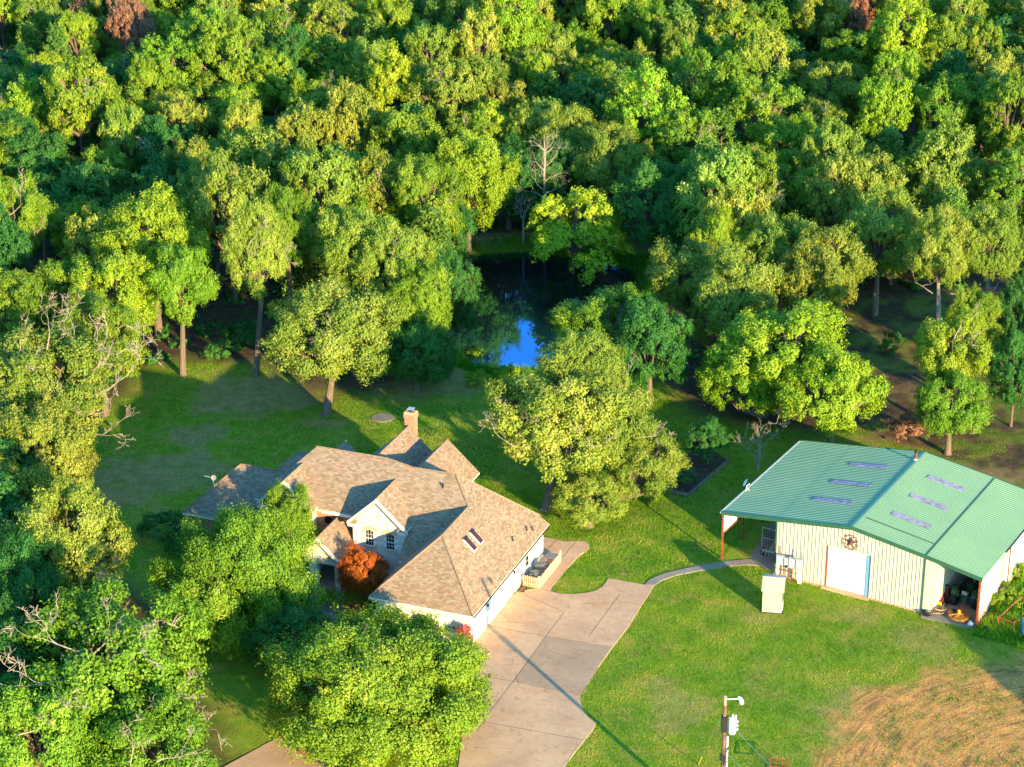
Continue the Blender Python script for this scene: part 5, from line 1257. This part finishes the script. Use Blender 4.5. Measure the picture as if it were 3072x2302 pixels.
# shrubs round the house and in the clearing
SHR = [(350, 1148, 48, 1.4, 1.3, 'deep', 'dark round shrub bed left of the house wing'), (405, 1185, 42, 1.3, 1.2, 'deep', 'shaded shrub between the left wing and the bright tree'),
 (655, 1185, 22, 1.2, 1.2, 'dry', 'reddish climbing shrub on the left side of the porch'), (715, 1300, 26, .8, .8, 'bright', 'low green shrub left of the front walk'), (745, 1345, 24, .6, .6, 'lime', 'low yellow green plant at the end of the front walk'),
 (1003, 1385, 17, 1.3, 1.1, 'flower', 'pink flowering shrub at the front corner of the garage'), (905, 1335, 48, 1.5, 1.2, 'bright', 'row end shrub under the garage front eave'), (965, 1350, 36, 1.4, 1.2, 'bright', 'green shrub next to the pink flowering shrub'),
 (770, 1330, 26, .9, .8, 'maple', 'small orange shrub below the maple'), (830, 1300, 26, 1.0, .9, 'deep', 'dark shrub in the corner between maple and garage'), (600, 1330, 40, 1.2, 1.1, 'deep', 'shaded shrub under the front left tree'),
 (1095, 815, 26, 1.0, .9, 'lime', 'yellow green marsh shrub below the pond'), (1030, 820, 24, .8, .7, 'lime', 'left one of two bright shrubs at the foot of the pond'), (1020, 735, 20, .9, .8, 'bright', 'green shrub at the lower left shore of the pond'),
 (660, 1620, 20, .7, .7, 'dry', 'small tan shrub at the edge of the lower left drive'), (1925, 745, 22, 1.2, 1.0, 'deep', 'small dark bush alone in the brown clearing'), (1960, 930, 40, 1.2, 1.0, 'dry', 'rust coloured brush directly behind the barn'),
 (1470, 1030, 34, .9, .8, 'deep', 'dark planting in the timber edged bed'), (2165, 1290, 40, .8, .8, 'bright', 'tall weeds right of the barn wall'), (2120, 1255, 24, .8, .8, 'lime', 'bright weeds at the foot of the barn side wall'), (2195, 1240, 24, .8, .8, 'bright', 'weeds by the right edge beside the barn'),
 (645, 690, 30, 1.6, 1.3, 'deep', 'shaded shrub between trunks at the back of the lawn'), (520, 735, 40, 1.6, 1.4, 'deep', 'shaded undergrowth bush left of the tall narrow oak'), (470, 765, 26, 1.2, 1.0, 'deep', 'small shaded bush near the leaning trunk')]
for i, (x, y, rp, zc, Z, kind, lb) in enumerate(SHR):
    c = atd(x, y, zc * .6); plant_tree('shrub', (c.x, c.y), zc * .7, rp * 1.38879 / px_per_m(c), Z, 'bush', kind, lb, 'shrub', idx=i % 3, tr=.05, limbs=False, part='foliage')

# ---- the woods: jittered rows, every tree its own object
random.seed(21)
KINDS = [('mid_a', 'olive'), ('mid_b', 'olive'), ('mid_d', 'olive'), ('mid_c', 'bright'), ('mid_e', 'bright'), ('mid_a', 'bright'), ('mid_b', 'lime'), ('mid_c', 'deep'), ('mid_e', 'deep'), ('conifer', 'cedar'), ('mid_d', 'lime')]
WTS = [16, 14, 12, 12, 10, 9, 6, 4, 3, 15, 4]
gaps_d = [(1390, 155, 45), (1440, 140, 40), (1880, 420, 36), (1850, 360, 36), (1250, 165, 30)]          # dark openings among the crowns
gaps = [(atd(x, y, 4), r * 1.38879 / 24.0) for x, y, r in gaps_d]
ORD = ['first', 'second', 'third', 'fourth', 'fifth', 'sixth', 'seventh', 'eighth', 'ninth', 'tenth', 'eleventh', 'twelfth', 'thirteenth', 'fourteenth', 'fifteenth', 'sixteenth', 'seventeenth', 'eighteenth', 'nineteenth', 'twentieth'] + ['%dth' % i for i in range(21, 60)]
TONE = {'olive': 'olive yellow', 'bright': 'bright green', 'lime': 'lime green', 'deep': 'dark green', 'cedar': 'yellowish', 'dry': 'brown'}
rows = []
y = 196.0
while y < 346:
    hwid = 0.236 * math.hypot(y, 80) + 9
    row = []; x = -hwid + random.uniform(0, 6)
    while x < hwid:
        px, py = x + random.uniform(-2.0, 2.0), y + random.uniform(-2.6, 2.6)
        sd = float(sdist(np.array([px]), np.array([py]), openp)[0])
        ok = sd < -1.0 and all((px - kx) ** 2 + (py - ky) ** 2 > (kr * .62 + 2.0) ** 2 for kx, ky, kr in KEYPOS) and all((Vector((px, py, 0)) - Vector((g.x, g.y, 0))).length > r for g, r in gaps)
        if ok: row.append((px, py))
        x += random.uniform(5.7, 8.0)
    rows.append(row); y += 6.8
nr = len(rows)
nforest = 0
for ri, row in enumerate(rows):
    row.sort(); cnt = {}
    for ci, (px, py) in enumerate(row):
        spec, kind = random.choices(KINDS, WTS)[0]
        if spec == 'conifer':
            R = random.uniform(2.0, 3.2); Z = random.uniform(3.4, 5.0); zc = Z + .8
        else:
            R = random.choice([random.uniform(2.3, 3.3), random.uniform(3.0, 4.4)]); Z = R * random.uniform(.85, 1.2); zc = Z * .85 + random.choice([.6, 2.6, 3.4, 5.6]) + random.uniform(-.4, .9)
            if zc - Z > 3.2: Z += 1.3; zc -= .4
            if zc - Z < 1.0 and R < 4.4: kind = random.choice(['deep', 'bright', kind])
        c = tint(.16, .09)
        for gx, gy in ((1850, 40), (1880, 60), (1382, 95), (232, 60), (1740, 85)):
            g = atd(gx, gy, zc)
            if (g.x - px) ** 2 + (g.y - py) ** 2 < 18: kind = 'dry'
        ty = 'cedar' if spec == 'conifer' else ('oak' if kind == 'olive' else 'tree')
        lb = '%s %s, %s from the left in the %s row of woods from the top' % (TONE[kind], ty, ORD[ci], ORD[nr - 1 - ri])
        dead = [(random.uniform(-.4, .4), -.8, random.uniform(-.2, .6), random.uniform(0, 6), .5, random.uniform(.8, 1.5))] if random.random() < .22 else ()
        plant_tree('cedar_tree' if ty == 'cedar' else ('oak_tree' if ty == 'oak' else 'forest_tree'), (px, py), zc, R, Z, spec, kind, lb, group='trees of the woods behind the house', idx=random.randrange(2), tr=.22, col=c, dead=dead, limbs=random.random() < .6)
        nforest += 1
print('forest trees', nforest)
# left margin woods below the named trees, and a tree beyond the right edge whose shade falls on the worked ground
for i, (x, y, r, lb) in enumerate([(-10, 1050, 4.5, 'edge tree on the far left beside the olive oak'), (-60, 1500, 5, 'edge tree beyond the lower left oaks'), (-40, 1180, 4.5, 'edge tree left of the yellow green oak')]):
    c = atd(x, y, 5); plant_tree('leafy_tree', (c.x, c.y), 5.5, r, 4.3, 'mid_c', 'deep', lb, tr=.25)
plant_tree('leafy_tree', (54.5, 105.5), 5.6, 3.2, 3.0, 'mid_a', 'bright', 'tree outside the lower right edge that shades the worked ground', tr=.25)
plant_tree('leafy_tree', (60, 175), 7, 5.5, 4.5, 'mid_a', 'bright', 'tree outside the right edge behind the barn', tr=.25)

# ---- undergrowth mass under the woods
def scatter(n, x0, x1, y0, y1, keep):
    x = rng.uniform(x0, x1, n); y = rng.uniform(y0, y1, n); k = keep(x, y); return x[k], y[k]
def undergrowth():
    def keep(x, y):
        sd = sdist(x, y, openp); return (sd < -1.5) & (np.abs(x) < .25 * np.hypot(y, 80) + 12)
    x, y = scatter(5200, -100, 100, 185, 350, keep)
    n = len(x); z = height(x, y); k = 26
    r = rng.uniform(.5, 1.3, n); off = rng.normal(size=(n, k, 3)); off = off / np.linalg.norm(off, axis=2)[..., None] * rng.uniform(.4, 1, (n, k, 1)); off[..., 2] = np.abs(off[..., 2])
    P = np.stack([x, y, z], 1)[:, None] + off * r[:, None, None]
    nn = norm((off + rng.normal(size=off.shape) * .5).reshape(-1, 3)); lf = np.clip(np.repeat(rng.uniform(0, .8, n), k) + rng.uniform(-.1, .2, n * k), 0, 1)
    o = link('undergrowth', leaf_mesh('undergrowth', P.reshape(-1, 3), nn, .36 * rng.uniform(.6, 1.3, n * k), lf, LEAF['deep'], 1.5)); o.color = (.9, 1, .9, 1)
    tag(o, 'low shaded undergrowth covering the floor of the woods', 'undergrowth', kind='stuff')
undergrowth()

# ---- grass as blades where it shows, reeds at the pond
ARC = at(3330, 2420)
def blades(name, x, y, h, w, kind, label, col=(1, 1, 1, 1), lean=.35, tone=None):
    n = len(x); z = height(x, y) - .01
    a = rng.uniform(0, 6.283, n); hh = h * rng.uniform(.6, 1.3, n); ww = w * rng.uniform(.7, 1.3, n)
    d = np.stack([np.cos(a), np.sin(a), np.zeros(n)], 1); p = np.stack([x, y, z], 1)
    tip = p + np.stack([rng.normal(size=n) * lean * hh, rng.normal(size=n) * lean * hh, hh], 1)
    V = np.stack([p - d * ww[:, None] / 2, p + d * ww[:, None] / 2, tip], 1).reshape(-1, 3)
    lf = np.clip(.42 + (fbm(x, y, 2.6) - .5) * 2.6 + (vnoise(x * .6 + y * .55, y * .14 - x * .12, .55) - .5) * .5 + (vnoise((np.hypot(x - ARC.x, y - ARC.y)) * 1.0, np.arctan2(y - ARC.y, x - ARC.x) * 5, .7) - .5) * .45 + rng.uniform(-.22, .22, n), 0, 1) if tone is None else tone
    o = link(name, quad_mesh(name, V, lf, LEAF[kind], 3)); o.color = col
    return tag(o, label, 'grass', kind='stuff')
drive_polys = [dp, [P1(x, y) for x, y in path_c], [P1(x, y) for x, y in side_c]]
def lawn_keep(dens_dirt):
    def f(x, y):
        ok = sdist(x, y, openp) > 1.0
        for q in drive_polys: ok &= sdist(x, y, q) < (fbm(x, y, .8, 2) - .62) * .5
        fo, di, ba = zones(x, y)
        ok &= rng.random(len(x)) > ba * .85 + di * (.80 - .5 * (fbm(x, y, 2.0, 3) > .55)) + fo * .9
        # houses
        c, s = math.cos(H_ROT), math.sin(H_ROT); u = (x - HE2.x) * c + (y - HE2.y) * s; v = -(x - HE2.x) * s + (y - HE2.y) * c
        ok &= ~((u > -8.1) & (u < -.3) & (v > .3) & (v < 15.5)); ok &= ~((u > -27.9) & (u < -8) & (v > 7.4) & (v < 15))
        c, s = math.cos(B_ROT), math.sin(B_ROT); u = (x - BO.x) * c + (y - BO.y) * s; v = -(x - BO.x) * s + (y - BO.y) * c
        ok &= ~((u > -WL) & (u < BWD + WR) & (v > .0) & (v < BD)); ok &= np.abs(x) < .245 * np.hypot(y, 78) + 1
        ok &= sdist(x, y, pond) < -.6
        return ok
    return f
x, y = scatter(480000, -14, 44, 116, 178, lawn_keep(0))
blades('lawn_grass', x, y, .075, .06, 'blade', 'short sunlit lawn grass round the house, drive and barn')
x, y = scatter(130000, -50, 20, 150, 215, lawn_keep(0))
blades('back_lawn_grass', x, y, .10, .12, 'blade', 'short grass of the shaded back and side lawn', (.6, .95, .85, 1))  # darker teal tint paints the back lawn's shade into the blades
def ring_keep(lo, hi):
    def f(x, y):
        d = sdist(x, y, pond); return (d > lo + (fbm(x, y, 3) - .5) * 2) & (d < hi)
    return f
x, y = scatter(90000, -14, 18, 184, 232, ring_keep(-2.6, .1)); 
sel = (y > 212) | (y < 199); x, y = x[sel], y[sel]
blades('pond_reeds', x, y, .85, .07, 'reed', 'tall bright reeds along the near and far banks of the pond', lean=.22)
wd = at(3010, 1800); x, y = scatter(30000, wd.x - 5, wd.x + 8, wd.y - 9, wd.y + 12, lambda x, y: (lambda u, v: (u > BWD + WR + .1) & (v > -1.5))((x - BO.x) * math.cos(B_ROT) + (y - BO.y) * math.sin(B_ROT), -(x - BO.x) * math.sin(B_ROT) + (y - BO.y) * math.cos(B_ROT)))
blades('tall_weeds', x, y, .42, .09, 'reed', 'tall rough weeds along the right side of the barn', lean=.4)
